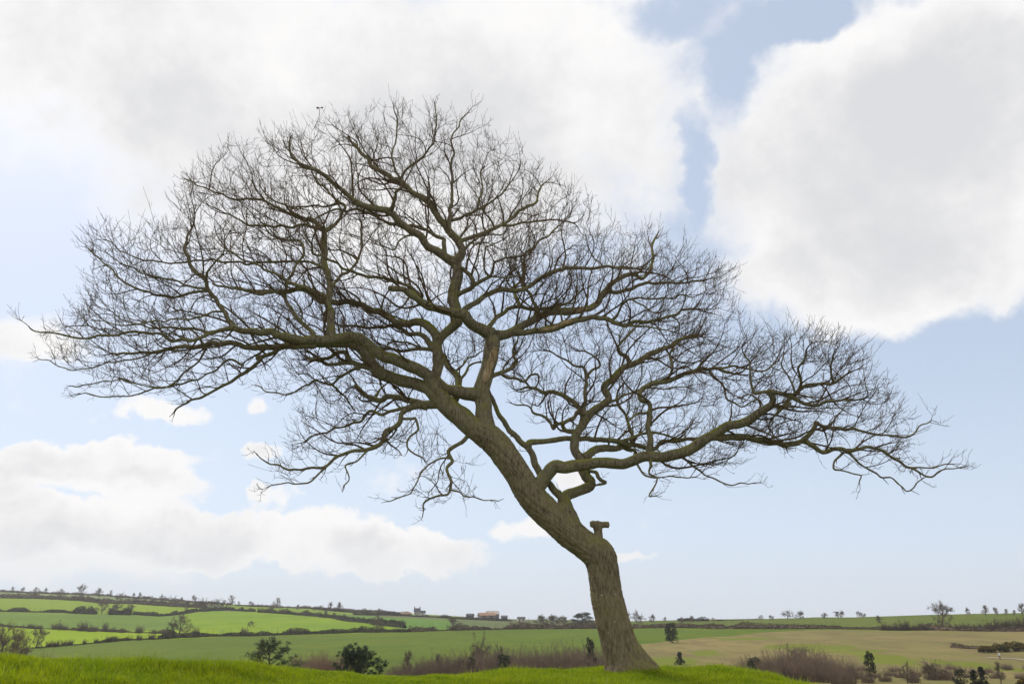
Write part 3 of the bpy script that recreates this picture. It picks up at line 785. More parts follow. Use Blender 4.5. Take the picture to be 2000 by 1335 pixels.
    ('RB', 'trunk', 'RB', 0.6, [20, 14, 13, 13, 12, 11, 9, 8, 7], 'F', [(600, 1130), (540, 1010), (480, 930), (425, 875), (380, 820), (335, 710), (300, 640), (255, 595), (160, 510), (110, 430), (60, 330), (20, 250)]),
    ('RB1', 'RB', 'RB', 1.9, [12, 10, 10, 9, 8, 7, 6, 5], 'F', [(300, 625), (310, 595), (430, 585), (560, 575), (680, 570), (800, 570), (950, 595), (1050, 605), (1150, 630), (1210, 630), (1270, 590), (1400, 575), (1600, 570), (1800, 570), (2000, 580)]),
    ('RB2', 'RB1', 'RB', 1.5, [7, 6, 5, 4], '7', [(1300, 1010), (1310, 950), (1280, 850), (1250, 740), (1170, 660), (1130, 560), (1150, 470)]),
    ('RB3', 'RB1', 'RB', 1.0, [6, 4], '7', [(1180, 1010), (1310, 960), (1440, 910), (1600, 930), (1750, 970)]),
    ('RC', 'trunk', 'RC', 1.5, [34, 24, 19, 18, 18, 18, 17, 17, 16, 15, 14, 13, 12, 12, 11, 10, 9, 8, 6, 5], 'F', [(640, 1180), (560, 1050), (560, 980), (610, 955), (680, 935), (735, 905), (735, 865), (705, 830), (685, 790), (690, 740), (660, 690), (625, 640), '7', (680, 980), (720, 900), (780, 820), (830, 730), (900, 680), (1000, 600), (1050, 570), (1045, 510), (1000, 440), (1030, 390), (1120, 310), (1200, 230), (1320, 170), (1420, 110), (1520, 50), (1620, 0), '6', (1600, 1240), (1750, 1190), (1850, 1110), (1990, 1080)]),
    ('RC1', 'RC', 'RC', 0.6, [11, 9, 8, 6, 3], '7', [(810, 740), (730, 640), (650, 560), (560, 520), (450, 490), (330, 460), (260, 430), (150, 440), (80, 460)]),
    ('RC2', 'RC', 'RC', 0.9, [8, 7, 6, 4, 3], '7', [(810, 740), (780, 660), (800, 560), (800, 430), (800, 310), (850, 260), (940, 210), (950, 150), (880, 80), (780, 20)]),
    ('RC3', 'RC2', 'RC', 0.5, [5, 3], '7', [(800, 310), (760, 210), (640, 160), (540, 100), (400, 40)]),
    ('RC4', 'RC', 'RC', 1.9, [8, 7, 5, 3], '7', [(1290, 180), (1240, 110), (1160, 60), (1150, 0), '6', (1150, 1180), (1250, 1080), (1350, 960)]),
    ('RC5', 'RC', 'RC', 0.3, [9, 8, 7, 6, 5, 4, 2], '7', [(790, 720), (720, 690), (680, 750), (600, 780), (500, 820), (440, 870), (400, 800), (320, 720), (220, 700), (180, 640), (0, 610)]),
    ('RC6', 'RC', 'RC', 0.7, [9, 8, 7], '7', [(720, 910), (640, 900), (590, 880), (560, 820), (600, 780)]),
    ('RC7', 'RC', 'RC', 1.4, [5, 2], '7', [(1020, 600), (1130, 560), (1250, 490), (1400, 450), (1550, 440), (1700, 430), (1900, 410)]),
    ('RC8', 'RC', 'RC', 1.3, [15, 14, 13, 12, 10, 6, 5], '7', [(780, 1190), (830, 1160), (900, 1110), (1000, 1085), (1140, 1075), (1190, 1060), (1250, 1090), (1330, 1100), (1370, 1140)]),
    ('RC9', 'RC', 'RC', 0.0, [6, 6, 7, 4], 'F', [(700, 800), (745, 795), (790, 810), (815, 860), (840, 875), (790, 905)]),
]
S2L = {}
BR = {}


def px_m(p):
    return project(p)[2] / FPX


for (nm, par, limb, dend, ws, t0, pts) in OAK:
    tile = t0
    P2 = []
    for p in pts:
        if isinstance(p, str):
            tile = p
            continue
        ox, oy, s = TILES[tile]
        P2.append((ox + p[0] / s, oy + p[1] / s))
    P2 = np.array(P2, float)
    W = np.interp(np.linspace(0, 1, len(P2)), np.linspace(0, 1, len(ws)), ws)
    if par is None:
        d0 = 0.0
    else:
        q = BR[par]
        k = int(np.argmin(np.linalg.norm(q['p2'] - P2[0], axis=1)))
        d0 = q['dep'][k]
        if np.linalg.norm(q['p2'][k] - P2[0]) < 45:
            P2[0] = 0.6 * q['p2'][k] + 0.4 * P2[0]
    L = np.concatenate([[0], np.cumsum(np.linalg.norm(np.diff(P2, axis=0), axis=1))])
    n = max(6, int(L[-1] / 4.0))
    R4 = catmull(np.column_stack([P2, W, L / L[-1], W]), n)
    p2, ww, tt = R4[:, :2], np.maximum(R4[:, 2], 1.2), np.clip(R4[:, 3], 0, 1)
    # small crooks of the thinner wood
    sd_ = abs(hash(nm)) % 7 if False else sum(map(ord, nm)) % 97
    cr = np.clip(14.0 / ww, 0.15, 1.6) * np.minimum(1, tt * 5)
    s_ = tt * L[-1]
    p2 = p2 + np.stack([vnoise(np.stack([s_ / 17.0, 0 * s_ + sd_, 0 * s_], -1), 7), vnoise(np.stack([s_ / 17.0, 0 * s_ + sd_, 0 * s_ + 3], -1), 8)], -1) * cr[:, None] * 2.0
    dep = d0 + (dend - d0) * tt ** 1.15 + 0.05 * vnoise(np.stack([s_ / 30.0, 0 * s_ + sd_, 0 * s_ + 9], -1), 9) * np.minimum(1, tt * 4) * np.clip(7.0 / ww, 0.0, 1.0) ** 2
    p3 = unproject(p2[:, 0], p2[:, 1], TY + dep)
    r = 0.5 * ww * np.array([px_m(p) for p in p3])
    BR[nm] = dict(p2=p2, dep=dep, p3=p3, r=r, limb=limb, par=par, w=ww)

oak_base = BR['trunk']['p3'][0].copy()
gz = float(ground_z(oak_base[0], oak_base[1])[0])
oak = obj('oak_tree', None, label='large bare oak leaning on the grassy hilltop, its wide wind-swept crown against the clouds', cat='tree')
oak.location = (0, 0, 0)


def bark_tube(p3, r, sides, amp, seed, ridge=0.0, flare=None, step=None):
    """tube with rough bark in its geometry; returns verts, quads, tris"""
    L = np.concatenate([[0], np.cumsum(np.linalg.norm(np.diff(p3, axis=0), axis=1))])
    step = step or max(0.02, r.mean() * 0.45)
    n = max(5, int(L[-1] / step))
    s = np.linspace(0, L[-1], n)
    P = np.stack([np.interp(s, L, p3[:, i]) for i in range(3)], -1)
    R = np.interp(s, L, r)
    T = np.gradient(P, axis=0)
    T /= np.linalg.norm(T, axis=1, keepdims=True)
    A = np.zeros_like(P)
    a = np.cross(T[0], (0, 1, 0.01))
    for i in range(n):
        a = a - T[i] * np.dot(a, T[i])
        a /= np.linalg.norm(a)
        A[i] = a
    B = np.cross(T, A)
    th = np.arange(sides) * 2 * math.pi / sides
    dirs = A[:, None] * np.cos(th)[None, :, None] + B[:, None] * np.sin(th)[None, :, None]
    q = P[:, None] + dirs * R[:, None, None]
    low = vnoise(q * (0.32 / max(r.mean(), 0.02)), seed) * amp + vnoise(q * (0.9 / max(r.mean(), 0.02)), seed + 1) * amp * 0.6
    rr = R[:, None] * (1 + low)
    if flare is not None:
        rr = rr * flare(s[:, None], th[None, :], dirs)
    if ridge:
        u = np.stack([dirs[..., 0] * 7.5, dirs[..., 1] * 7.5, dirs[..., 2] * 7.5], -1)
        u = u + np.stack([s * 4.0, s * 1.3, s * 3.1], -1)[:, None, :]
        rg = 1 - np.abs(vnoise(u, seed + 2)) * 2
        rg2 = 1 - np.abs(vnoise(u * 2.3 + 5, seed + 3)) * 2
        rr = rr + ridge * (rg + 0.5 * rg2)
    V = P[:, None] + dirs * rr[..., None]
    i = np.arange(n - 1)[:, None] * sides
    k = np.arange(sides)[None, :]
    k2 = (k + 1) % sides
    Q = np.stack([i + k, i + k2, i + sides + k2, i + sides + k], -1).reshape(-1, 4)
    V = V.reshape(-1, 3)
    e = (n - 1) * sides
    V = np.vstack([V, P[-1] + T[-1] * R[-1] * 0.35])
    Tn = np.stack([e + np.arange(sides), e + (np.arange(sides) + 1) % sides, np.full(sides, len(V) - 1)], -1)
    return V, Q, Tn


def root_flare(s, th, dirs):
    """spreading root collar with a few buttresses, widest on the right"""
    f = np.exp(-np.maximum(s - 0.2, 0) / 0.20)
    right = np.clip(dirs[..., 0], 0, 1)
    but = 0.5 + 0.5 * np.cos(5 * th + 0.7)
    return 1 + f * (0.02 + 0.24 * right ** 2 + 0.10 * but)


tr = BR['trunk']
g1 = Geo()
g1.add(*bark_tube(tr['p3'], tr['r'], 112, 0.05, 21, 0.013, root_flare, 0.012))
trunk = obj('trunk', g1.mesh('trunk', M_TRUNK), None, oak)

# sawn-off stub of an old branch with a swollen cross-piece
g2 = Geo()
sp_ = unproject(np.array([1169, 1169, 1168.5, 1167, 1167.0]), np.array([1072, 1056, 1038, 1028, 1019.0]), TY + np.array([-0.05, -0.02, 0, 0, 0]))
k_ = px_m(sp_[0]) * 0.5
g2.add(*bark_tube(sp_, np.array([22, 17, 16, 19, 20.0]) * k_, 24, 0.08, 31, 0.003, None, 0.012))
stub = obj('branch_stub', g2.mesh('branch_stub', M_TRUNK), None, trunk)
g2 = Geo()
sp_ = unproject(np.array([1152.5, 1158, 1168, 1180, 1189.0]), np.array([1023.5, 1023, 1026, 1024, 1024.0]), TY + np.array([0, 0, 0, -0.02, -0.03]))
g2.add(*bark_tube(sp_, np.array([9, 13, 14, 11, 11.5]) * k_, 24, 0.12, 33, 0.003, None, 0.012))
obj('stub_knob', g2.mesh('stub_knob', M_TRUNK), None, trunk)
# swollen boss where the right limbs leave the trunk, and the knuckle of the bend
for (bx, by, bd, br_, sq, sd2) in ((1096, 1000, 0.02, 24, 0.8, 3),):
    me = bpy.data.meshes.new('boss')
    import bmesh
    bm = bmesh.new()
    bmesh.ops.create_icosphere(bm, subdivisions=4, radius=1.0)
    c = unproject(np.array(float(bx)), np.array(float(by)), np.array(TY + bd))
    rr = br_ * px_m(c)
    for v in bm.verts:
        nn = mnoise.fractal(v.co * 2.0 + Vector((sd2, 0, 0)), 1.0, 2.0, 4)
        v.co = Vector(c) + v.co * rr * (1 + 0.13 * nn) * sq
    bm.to_mesh(me)
    bm.free()
    for p in me.polygons:
        p.use_smooth = True
    me.materials.append(M_TRUNK)
    obj('boss', me, None, trunk)

LIMB_MAIN = {}
order = [t[0] for t in OAK]
for nm in order:
    b = BR[nm]
    if nm == 'trunk':
        continue
    r = b['r'].copy()
    n = len(r)
    fl = np.exp(-np.arange(n) / 3.5)
    r = r * (1 + (0.30 if nm not in ('L', 'L1', 'L2', 'M') else 0.0) * fl)
    wmax = b['w'].max()
    sides = 28 if wmax > 24 else 18 if wmax > 14 else 12 if wmax > 8 else 8
    gg = Geo()
    gg.add(*bark_tube(b['p3'], r, sides, 0.11 if wmax > 10 else 0.16, sum(map(ord, nm)), 0.006 if wmax > 14 else 0.002))
    if b['limb'] == nm:
        o = obj('limb', gg.mesh('limb', M_LIMB), None, oak)
        LIMB_MAIN[nm] = o
    else:
        o = obj('branch', gg.mesh('branch', M_LIMB), None, LIMB_MAIN[b['limb']])

# the bare, barkless face of the dead column
m_scar, t_ = new_mat('bare_wood')
geo_ = t_.node('ShaderNodeNewGeometry')
nn_ = t_.noise(t_.vmath('MULTIPLY', geo_.outputs['Position'], (1.0, 1.0, 0.12)), 42.0, 5, 0.6)
cc_ = t_.mix(t_.ramp(nn_, 0.3, 0.7), (0.400, 0.300, 0.180), (0.190, 0.125, 0.065))
finish(t_, cc_, 0.85, bump(t_, nn_, 0.6, 0.01), 0.15)


def scar(nm, i0, i1, frac, parent, toward=(0, -1, 0.1), pts=None):
    """long strip of bare wood lying on the face of a limb, a little proud of the bark"""
    b = BR[nm]
    P = b['p3'][i0:i1]
    R = b['r'][i0:i1]
    T = np.gradient(P, axis=0)
    T /= np.linalg.norm(T, axis=1, keepdims=True)
    f = np.array(toward, float)[None] - T * (T @ np.array(toward, float))[:, None]
    f /= np.linalg.norm(f, axis=1, keepdims=True)
    sdir = np.cross(T, f)
    m = len(P)
    u = np.linspace(0, 1, m)
    half = frac * np.sqrt(np.clip(1 - (2 * u - 1) ** 6, 0, 1)) * (1 + 0.25 * vnoise(np.stack([u * 9, u * 0, u * 0], -1), 5))
    K = 11
    g = Geo()
    V = []
    for j in range(K):
        a = half * (2 * j / (K - 1) - 1)
        rad = R * (1.035 + 0.075 * np.cos(np.clip(np.abs(2 * j / (K - 1) - 1), 0, 1) * math.pi / 2) + 0.02 * vnoise(np.stack([u * 14, u * 0 + j * 0.9, u * 0], -1), 6))
        if j in (0, K - 1):
            rad = R * 0.93
        V.append(P + f * (np.cos(a) * rad)[:, None] + sdir * (np.sin(a) * rad)[:, None])
    V = np.array(V).transpose(1, 0, 2).reshape(-1, 3)
    i = np.arange(m - 1)[:, None] * K
    k = np.arange(K - 1)[None]
    Q = np.stack([i + k, i + k + 1, i + K + k + 1, i + K + k], -1).reshape(-1, 4)
    g.add(V, Q)
    return obj('bare_wood', g.mesh('bare_wood', m_scar), None, parent, label='strip of bare weathered wood where the bark has gone')


nM = len(BR['M']['p3'])
scar('M', int(nM * 0.50), int(nM * 0.93), 0.75, LIMB_MAIN['M'], (0.25, -1, 0.1))
nR = len(BR['MR']['p3'])
scar('MR', int(nR * 0.60), int(nR * 0.80), 0.7, LIMB_MAIN['MR'], (0.1, -1, -0.3))
nR = len(BR['MR3']['p3'])
scar('MR3', int(nR * 0.33), int(nR * 0.48), 0.6, LIMB_MAIN['MR'], (0.0, -1, 0.0))

# ------------------------------------------------------------------ space colonisation for the finer wood
CROWN = [(64, 636), (120, 620), (165, 590), (160, 540), (158, 490), (176, 430), (230, 425), (290, 410), (335, 425), (352, 350), (380, 312), (440, 265), (520, 258), (575, 240), (640, 212), (720, 204), (770, 194), (850, 208), (900, 218), (960, 230), (995, 262), (1055, 296), (1080, 322), (1115, 350), (1150, 375), (1190, 405), (1240, 430), (1300, 440), (1345, 462), (1390, 500), (1438, 510), (1462, 550), (1455, 600), (1480, 655), (1530, 640), (1572, 636), (1620, 648), (1690, 685), (1735, 740), (1748, 775), (1790, 800), (1800, 830), (1790, 872), (1872, 906), (1870, 918), (1800, 930), (1775, 958), (1730, 935), (1650, 922), (1560, 895), (1490, 885), (1455, 890), (1450, 936), (1400, 930), (1330, 940), (1275, 965), (1250, 905), (1180, 880), (1100, 860), (1040, 850), (990, 770), (940, 700), (905, 745), (900, 880), (955, 970), (850, 1000), (770, 970), (828, 900), (700, 925), (540, 948), (512, 892), (560, 870), (570, 800), (500, 775), (515, 740), (430, 790), (350, 800), (200, 775), (92, 708)]
CP = np.array(CROWN, float)


def poly_dist(px, py):
    d = np.full(px.shape, 1e9)
    for i in range(len(CP)):
        a, b = CP[i - 1], CP[i]
        ab = b - a
        t = np.clip(((px - a[0]) * ab[0] + (py - a[1]) * ab[1]) / (ab @ ab), 0, 1)
        d = np.minimum(d, np.hypot(px - a[0] - t * ab[0], py - a[1] - t * ab[1]))
    return d


NATT = 4300
# depth of the finer wood follows the traced limbs, thickened to a rounded crown
allp2 = np.concatenate([BR[n]['p2'][::3] for n in order if n != 'trunk'])
alld = np.concatenate([BR[n]['dep'][::3] for n in order if n != 'trunk'])
kd2 = kdtree.KDTree(len(allp2))
for i, p in enumerate(allp2):
    kd2.insert((p[0], p[1], 0), i)
kd2.balance()
att = []
while len(att) < NATT:
    qx = RNG.uniform(60, 1875, 6000)
    qy = RNG.uniform(190, 1000, 6000)
    ins = inpoly(qx, qy, CROWN)
    qx, qy = qx[ins], qy[ins]
    pdist = poly_dist(qx, qy)
    qx, qy, pdist = qx[pdist > 16], qy[pdist > 16], pdist[pdist > 16]
    # outer shell is denser than the shaded inside
    keep = RNG.random(len(qx)) < np.interp(pdist, [0, 60, 160, 300], [1.0, 1.0, 0.72, 0.42])
    qx, qy, pdist = qx[keep], qy[keep], pdist[keep]
    hd = np.minimum(2.9, 0.25 + pdist * 0.012)
    for x, y, h in zip(qx, qy, hd):
        co, i, dd = kd2.find((x, y, 0))
        dd0 = alld[i] * min(1, 60 / (dd + 30))
        att.append((x, y, np.clip(dd0 + RNG.normal(0, 0.55 * h), -h * 1.25, h * 1.25)))
att = np.array(att[:NATT])
ATT = unproject(att[:, 0], att[:, 1], TY + att[:, 2])


HUB = unproject(np.array(985.0), np.array(850.0), np.array(TY))
MASKC = 4
gx_, gy_ = np.meshgrid(np.arange(0, 2000, MASKC) + 2.0, np.arange(0, 1100, MASKC) + 2.0)
INSIDE = inpoly(gx_, gy_, CROWN) & (poly_dist(gx_, gy_) > 15)
OCC = np.zeros((1100 // 10 + 1, 201), float)


def inside(p):
    x, y, _ = project(p)
    i, j = int(y // MASKC), int(x // MASKC)
    return 0 <= i < INSIDE.shape[0] and 0 <= j < INSIDE.shape[1] and bool(INSIDE[i, j])


def grow_one(p0, d0, ln, r0, r1, wander=0.34, flow=0.10, up=0.03, step=0.07, flat=0.0):
    n = max(3, int(ln / step))
    P = [np.array(p0)]
    d = np.array(d0)
    b = RNG.normal(0, 1, 3)
    for k in range(n):
        b = b * 0.80 + RNG.normal(0, 0.6, 3)
        f = P[-1] - HUB
        f = f / (np.linalg.norm(f) + 1e-9)
        d = d + b * wander * 0.42 + f * flow + np.array([0, 0, up])
        d = d / np.linalg.norm(d)
        q = P[-1] + d * step
        if not inside(q) and k > 1:
            break
        if abs(q[1] - TY) > 3.3:
            d[1] *= -0.4
        P.append(q)
    P = np.array(P)
    t = np.linspace(0, 1, len(P))
    return P, r0 * (1 - t) ** 0.8 + r1 * (1 - (1 - t) ** 0.8)


def side_dir(T, ang, prefer=None):
    v = RNG.normal(0, 1, 3) * np.array([1, 0.85, 1.0])
    if prefer is not None:
        v = v + prefer
    v = v - T * (v @ T)
    v /= np.linalg.norm(v) + 1e-9
    return T * math.cos(ang) + v * math.sin(ang)


NOTIP = {'VL', 'U', 'MR', 'RA', 'ML', 'L4', 'L3', 'L', 'L1', 'UL1', 'UC1', 'MU1', 'RA5', 'RC6', 'RAV3', 'NB', 'VL6', 'RC8'}
GROWN = []      # (points, radii, limb, level)
for nm in order:
    b = BR[nm]
    if nm == 'trunk' or nm == 'M' or nm == 'L':
        continue
    P, r = b['p3'], b['r']
    L = np.concatenate([[0], np.cumsum(np.linalg.norm(np.diff(P, axis=0), axis=1))])
    T = np.gradient(P, axis=0)
    T /= np.linalg.norm(T, axis=1, keepdims=True)
    # the traced tip runs on into finer wood
    for _ in range(0 if nm in NOTIP else 2):
        GROWN.append(grow_one(P[-1], side_dir(T[-1], RNG.uniform(0.1, 0.55)), RNG.uniform(0.4, 0.9), max(r[-1] * 0.85, 0.006), 0.0035) + (b['limb'], 2))
    s = 0.12 * L[-1] + RNG.uniform(0, 0.2)
    while s < L[-1]:
        k = int(np.searchsorted(L, s))
        k = min(k, len(P) - 1)
        if b['w'][k] < 17 or RNG.random() < 0.35:
            f = P[k] - HUB
            f /= np.linalg.norm(f) + 1e-9
            pr = f * 0.7 + np.array([0, 0, 0.25])
            d = side_dir(T[k], RNG.uniform(0.5, 1.05), pr)
            edge = not inside(P[k])
            ln = RNG.uniform(0.45, 1.0) * np.interp(b['w'][k], [2, 8, 16], [0.85, 1.6, 1.9]) * (0.5 if edge else 1.0)
            r0 = float(np.clip(r[k] * RNG.uniform(0.42, 0.68), 0.0065, 0.023))
            GROWN.append(grow_one(P[k], d, ln, r0, 0.0038) + (b['limb'], 2))
        s += RNG.uniform(0.16, 0.36)
for (P, r, lm, lv) in list(GROWN):
    if len(P) < 4:
        continue
    s = RNG.uniform(0.10, 0.22)
    T = np.gradient(P, axis=0)
    T /= np.linalg.norm(T, axis=1, keepdims=True) + 1e-9
    tot = (len(P) - 1) * 0.07
    while s < tot:
        k = min(int(s / 0.07), len(P) - 1)
        d = side_dir(T[k], RNG.uniform(0.45, 0.95), np.array([0, 0, 0.25]))
        GROWN.append(grow_one(P[k], d, RNG.uniform(0.22, 0.75), float(np.clip(r[k] * 0.6, 0.0048, 0.009)), 0.0034, 0.42, 0.09, 0.05, 0.06) + (lm, 3))
        s += RNG.uniform(0.15, 0.34)
GROWN = [q_ for q_ in GROWN if len(q_[0]) >= 3]
print('grown', len(GROWN))

nodes, npar, nlimb, nbias, nr0, nchild = [], [], [], [], [], []
for nm in order:
    b = BR[nm]
    if nm in ('trunk',):
        continue
    L = np.concatenate([[0], np.cumsum(np.linalg.norm(np.diff(b['p3'], axis=0), axis=1))])
    n = max(2, int(L[-1] / 0.11))
    s = np.linspace(0.05 * L[-1], L[-1], n)
    ok = np.interp(s, L, b['w'])
    P = np.stack([np.interp(s, L, b['p3'][:, i]) for i in range(3)], -1)
    R = np.interp(s, L, b['r'])
    prev = -1
    for p, r_, w_ in zip(P, R, ok):
        nodes.append(p)
        npar.append(-2)
        nlimb.append(b['limb'])
        nbias.append(np.zeros(3))
        nr0.append(r_)
        nchild.append(0 if w_ < 16 else 1)
grown_nodes = []
for (P, r, lm, lv) in GROWN:
    ids = []
    for p, r_ in zip(P[1:], r[1:]):
        nodes.append(p)
        npar.append(-2)
        nlimb.append(lm)
        nbias.append(np.zeros(3))
        nr0.append(r_)
        nchild.append(1)
        ids.append(len(nodes) - 1)
    grown_nodes.append(ids)
STEP, DI, DK = 0.09, 1.2, 0.17
n_root = len(nodes)
near = np.full(len(ATT), -1)
nd_ = np.full(len(ATT), 1e9)
alive = np.ones(len(ATT), bool)
new_ids = list(range(n_root))
for it in range(70):
    kd = kdtree.KDTree(len(new_ids))
    for i in new_ids:
        kd.insert(nodes[i], i)
    kd.balance()
    for a in np.where(alive)[0]:
        co, i, d = kd.find(ATT[a])
        if d < nd_[a]:
            nd_[a] = d
            near[a] = i
    alive &= nd_ > DK
    act = alive & (nd_ < DI)
    if not act.any():
        break
    dirs = {}
    for a in np.where(act)[0]:
        i = near[a]
        v = ATT[a] - nodes[i]
        v = v / (np.linalg.norm(v) + 1e-9)
        if i in dirs:
            dirs[i] += v
        else:
            dirs[i] = v.copy()
    new_ids = []
    for i, v in dirs.items():
        if nchild[i] >= 3:
            # crowded node: free its attractors to find another one
            continue
        v = v / (np.linalg.norm(v) + 1e-9)
        bias = nbias[i] * 0.72 + RNG.normal(0, 0.30, 3)
        v = v + bias * 0.75 + np.array([0, 0, 0.10])
        if npar[i] >= 0:
            pd = np.array(nodes[i]) - np.array(nodes[npar[i]])
            v = v + 0.55 * pd / (np.linalg.norm(pd) + 1e-9)
        v = v / np.linalg.norm(v)
        p = np.array(nodes[i]) + v * STEP * RNG.uniform(0.8, 1.2)
        nodes.append(p)
        npar.append(i)
        nlimb.append(nlimb[i])
        nbias.append(bias)
        nr0.append(0.0)
        nchild.append(0)
        nchild[i] += 1
        new_ids.append(len(nodes) - 1)
    if not new_ids:
        break
nodes = np.array(nodes)
npar = np.array(npar)
NN = len(nodes)
kids = [[] for _ in range(NN)]
for i in range(n_root, NN):
    kids[npar[i]].append(i)
# pipe model radii
EXP = 2.35
acc_ = np.zeros(NN)
RT = 0.0038
for i in range(NN - 1, n_root - 1, -1):
    if not kids[i]:
        acc_[i] = RT ** EXP
    acc_[npar[i]] += acc_[i] * 1.015
rad = acc_ ** (1 / EXP)
rad[:n_root] = np.array(nr0[:n_root])
for i in range(n_root, NN):
    rad[i] = min(rad[i], rad[npar[i]] * 0.82 if npar[i] < n_root else rad[npar[i]])
    rad[i] = max(rad[i], RT * 0.9)
# chains
chains = {}
starts = []
for i in range(NN):
    ks = sorted(kids[i], key=lambda k: -rad[k])
    for j, k in enumerate(ks):
        if i < n_root or j > 0:
            starts.append((i, k))
for (i, k) in starts:
    ch = [i, k]
    c = k
    while kids[c]:
        c = max(kids[c], key=lambda q: rad[q])
        ch.append(c)
    chains.setdefault(nlimb[k], []).append(ch)
TW = {lm: Geo() for lm in set(nlimb)}
tw_seed = {lm: [] for lm in TW}
for lm, chs in chains.items():
    by = {}
    for ch in chs:
        P = nodes[ch]
        R = rad[ch].copy()
        R[0] = min(R[0], R[1] * 1.35)
        m = 2 * len(ch) - 1
        Pq = catmull(P, m) if len(ch) > 2 else catmull(P, 3)
        Rq = np.interp(np.linspace(0, 1, len(Pq)), np.linspace(0, 1, len(R)), R)
        by.setdefault(len(Pq), []).append((Pq, Rq))
        for a, bb in zip(ch[:-1], ch[1:]):
            tw_seed[lm].append((a, bb))
    for m, lst in by.items():
        P = np.array([x[0] for x in lst])
        R = np.array([x[1] for x in lst])
        TW[lm].tubes(P, R, 4 if R.max() > 0.012 else 3)
by = {}
for (P, r, lm, lv), ids in zip(GROWN, grown_nodes):
    by.setdefault((lm, len(P), 5 if lv == 2 else 3), []).append((P, r))
    ids = [None] + ids
    for a_, b_ in zip(ids[1:-1], ids[2:]):
        tw_seed[lm].append((a_, b_))
for (lm, m, sds), lst in by.items():
    TW[lm].tubes(np.array([x[0] for x in lst]), np.array([x[1] for x in lst]), sds, True)
ends = set(ids[-1] for ids in grown_nodes if ids and (len(ids) > 3 or RNG.random() < 0.45))
# last order: short crooked shoots with buds
n_tw = 0
leaf = np.array([(len(k) == 0 and i >= n_root) or i in ends for i, k in enumerate(kids)])
c_mid = unproject(np.array(1000.0), np.array(820.0), np.array(TY))


def sprout(base, dirn, ln, r, geo, m=4, curl=0.5, up=0.35):
    N = len(base)
    t = np.linspace(0, 1, m)[None, :, None]
    side = RNG.normal(0, 1, (N, 1, 3)) * curl * ln[:, None, None] * 0.5
    side2 = RNG.normal(0, 1, (N, m, 3)) * ln[:, None, None] * 0.055
    side2[:, 0] = 0
    upv = np.array([0, 0, 1.0])[None, None] * ln[:, None, None] * up
    P = base[:, None, :] + dirn[:, None, :] * ln[:, None, None] * t + (side * 0.5 + upv) * t ** 2 + side2
    R = r[:, None] * np.linspace(1.0, 0.62, m)[None]
    R[:, -1] *= 1.15
    geo.tubes(P, R, 3, True)
    return P


for lm, sd3 in tw_seed.items():
    if not sd3:
        continue
    sd3 = np.array(sd3)
    a, b2 = sd3[:, 0], sd3[:, 1]
    isleaf = leaf[b2]
    thin = rad[b2] < 0.011
    pick = np.concatenate([np.where(isleaf)[0], np.where(isleaf & (RNG.random(len(b2)) < 0.7))[0], np.where(thin & (RNG.random(len(b2)) < 0.24))[0], np.where(thin & (RNG.random(len(b2)) < 0.08))[0], np.where(~thin & (RNG.random(len(b2)) < 0.12))[0]])
    a, b2 = a[pick], b2[pick]
    d = nodes[b2] - nodes[a]
    d /= np.linalg.norm(d, axis=1, keepdims=True) + 1e-9
    out = nodes[b2] - c_mid
    out /= np.linalg.norm(out, axis=1, keepdims=True)
    dv = d * 0.75 + out * 0.30 + RNG.normal(0, 0.52, d.shape) + np.array([0, 0, 0.12])
    dv /= np.linalg.norm(dv, axis=1, keepdims=True)
    ln = RNG.uniform(0.09, 0.30, len(a)) * np.where(leaf[b2], 1.15, 0.85)
    long_ = RNG.random(len(a)) < 0.05
    ln = np.where(long_, ln * 1.7, ln)
    P = sprout(nodes[b2], dv, ln, np.full(len(a), 0.0034), TW[lm])
    n_tw += len(a)
    # side shoots
    for (fr, pr) in ((1, 0.55), (2, 0.75)):
        sel = RNG.random(len(a)) < pr
        bs = P[sel, fr]
        d2 = P[sel, fr + 1] - P[sel, fr]
        d2 /= np.linalg.norm(d2, axis=1, keepdims=True) + 1e-9
        d2 = d2 * 0.8 + RNG.normal(0, 0.6, d2.shape) + np.array([0, 0, 0.15])
        d2 /= np.linalg.norm(d2, axis=1, keepdims=True)
        sprout(bs, d2, RNG.uniform(0.04, 0.12, len(bs)), np.full(len(bs), 0.0027), TW[lm], 3, 0.3, 0.2)
        n_tw += len(bs)
print('oak nodes', NN, 'twigs', n_tw, 'verts', sum(g_.n for g_ in TW.values()))
for lm, g_ in TW.items():
    if g_.n:
        obj('twigs', g_.mesh('twigs', M_TWIG), None, LIMB_MAIN[lm], 'stuff')

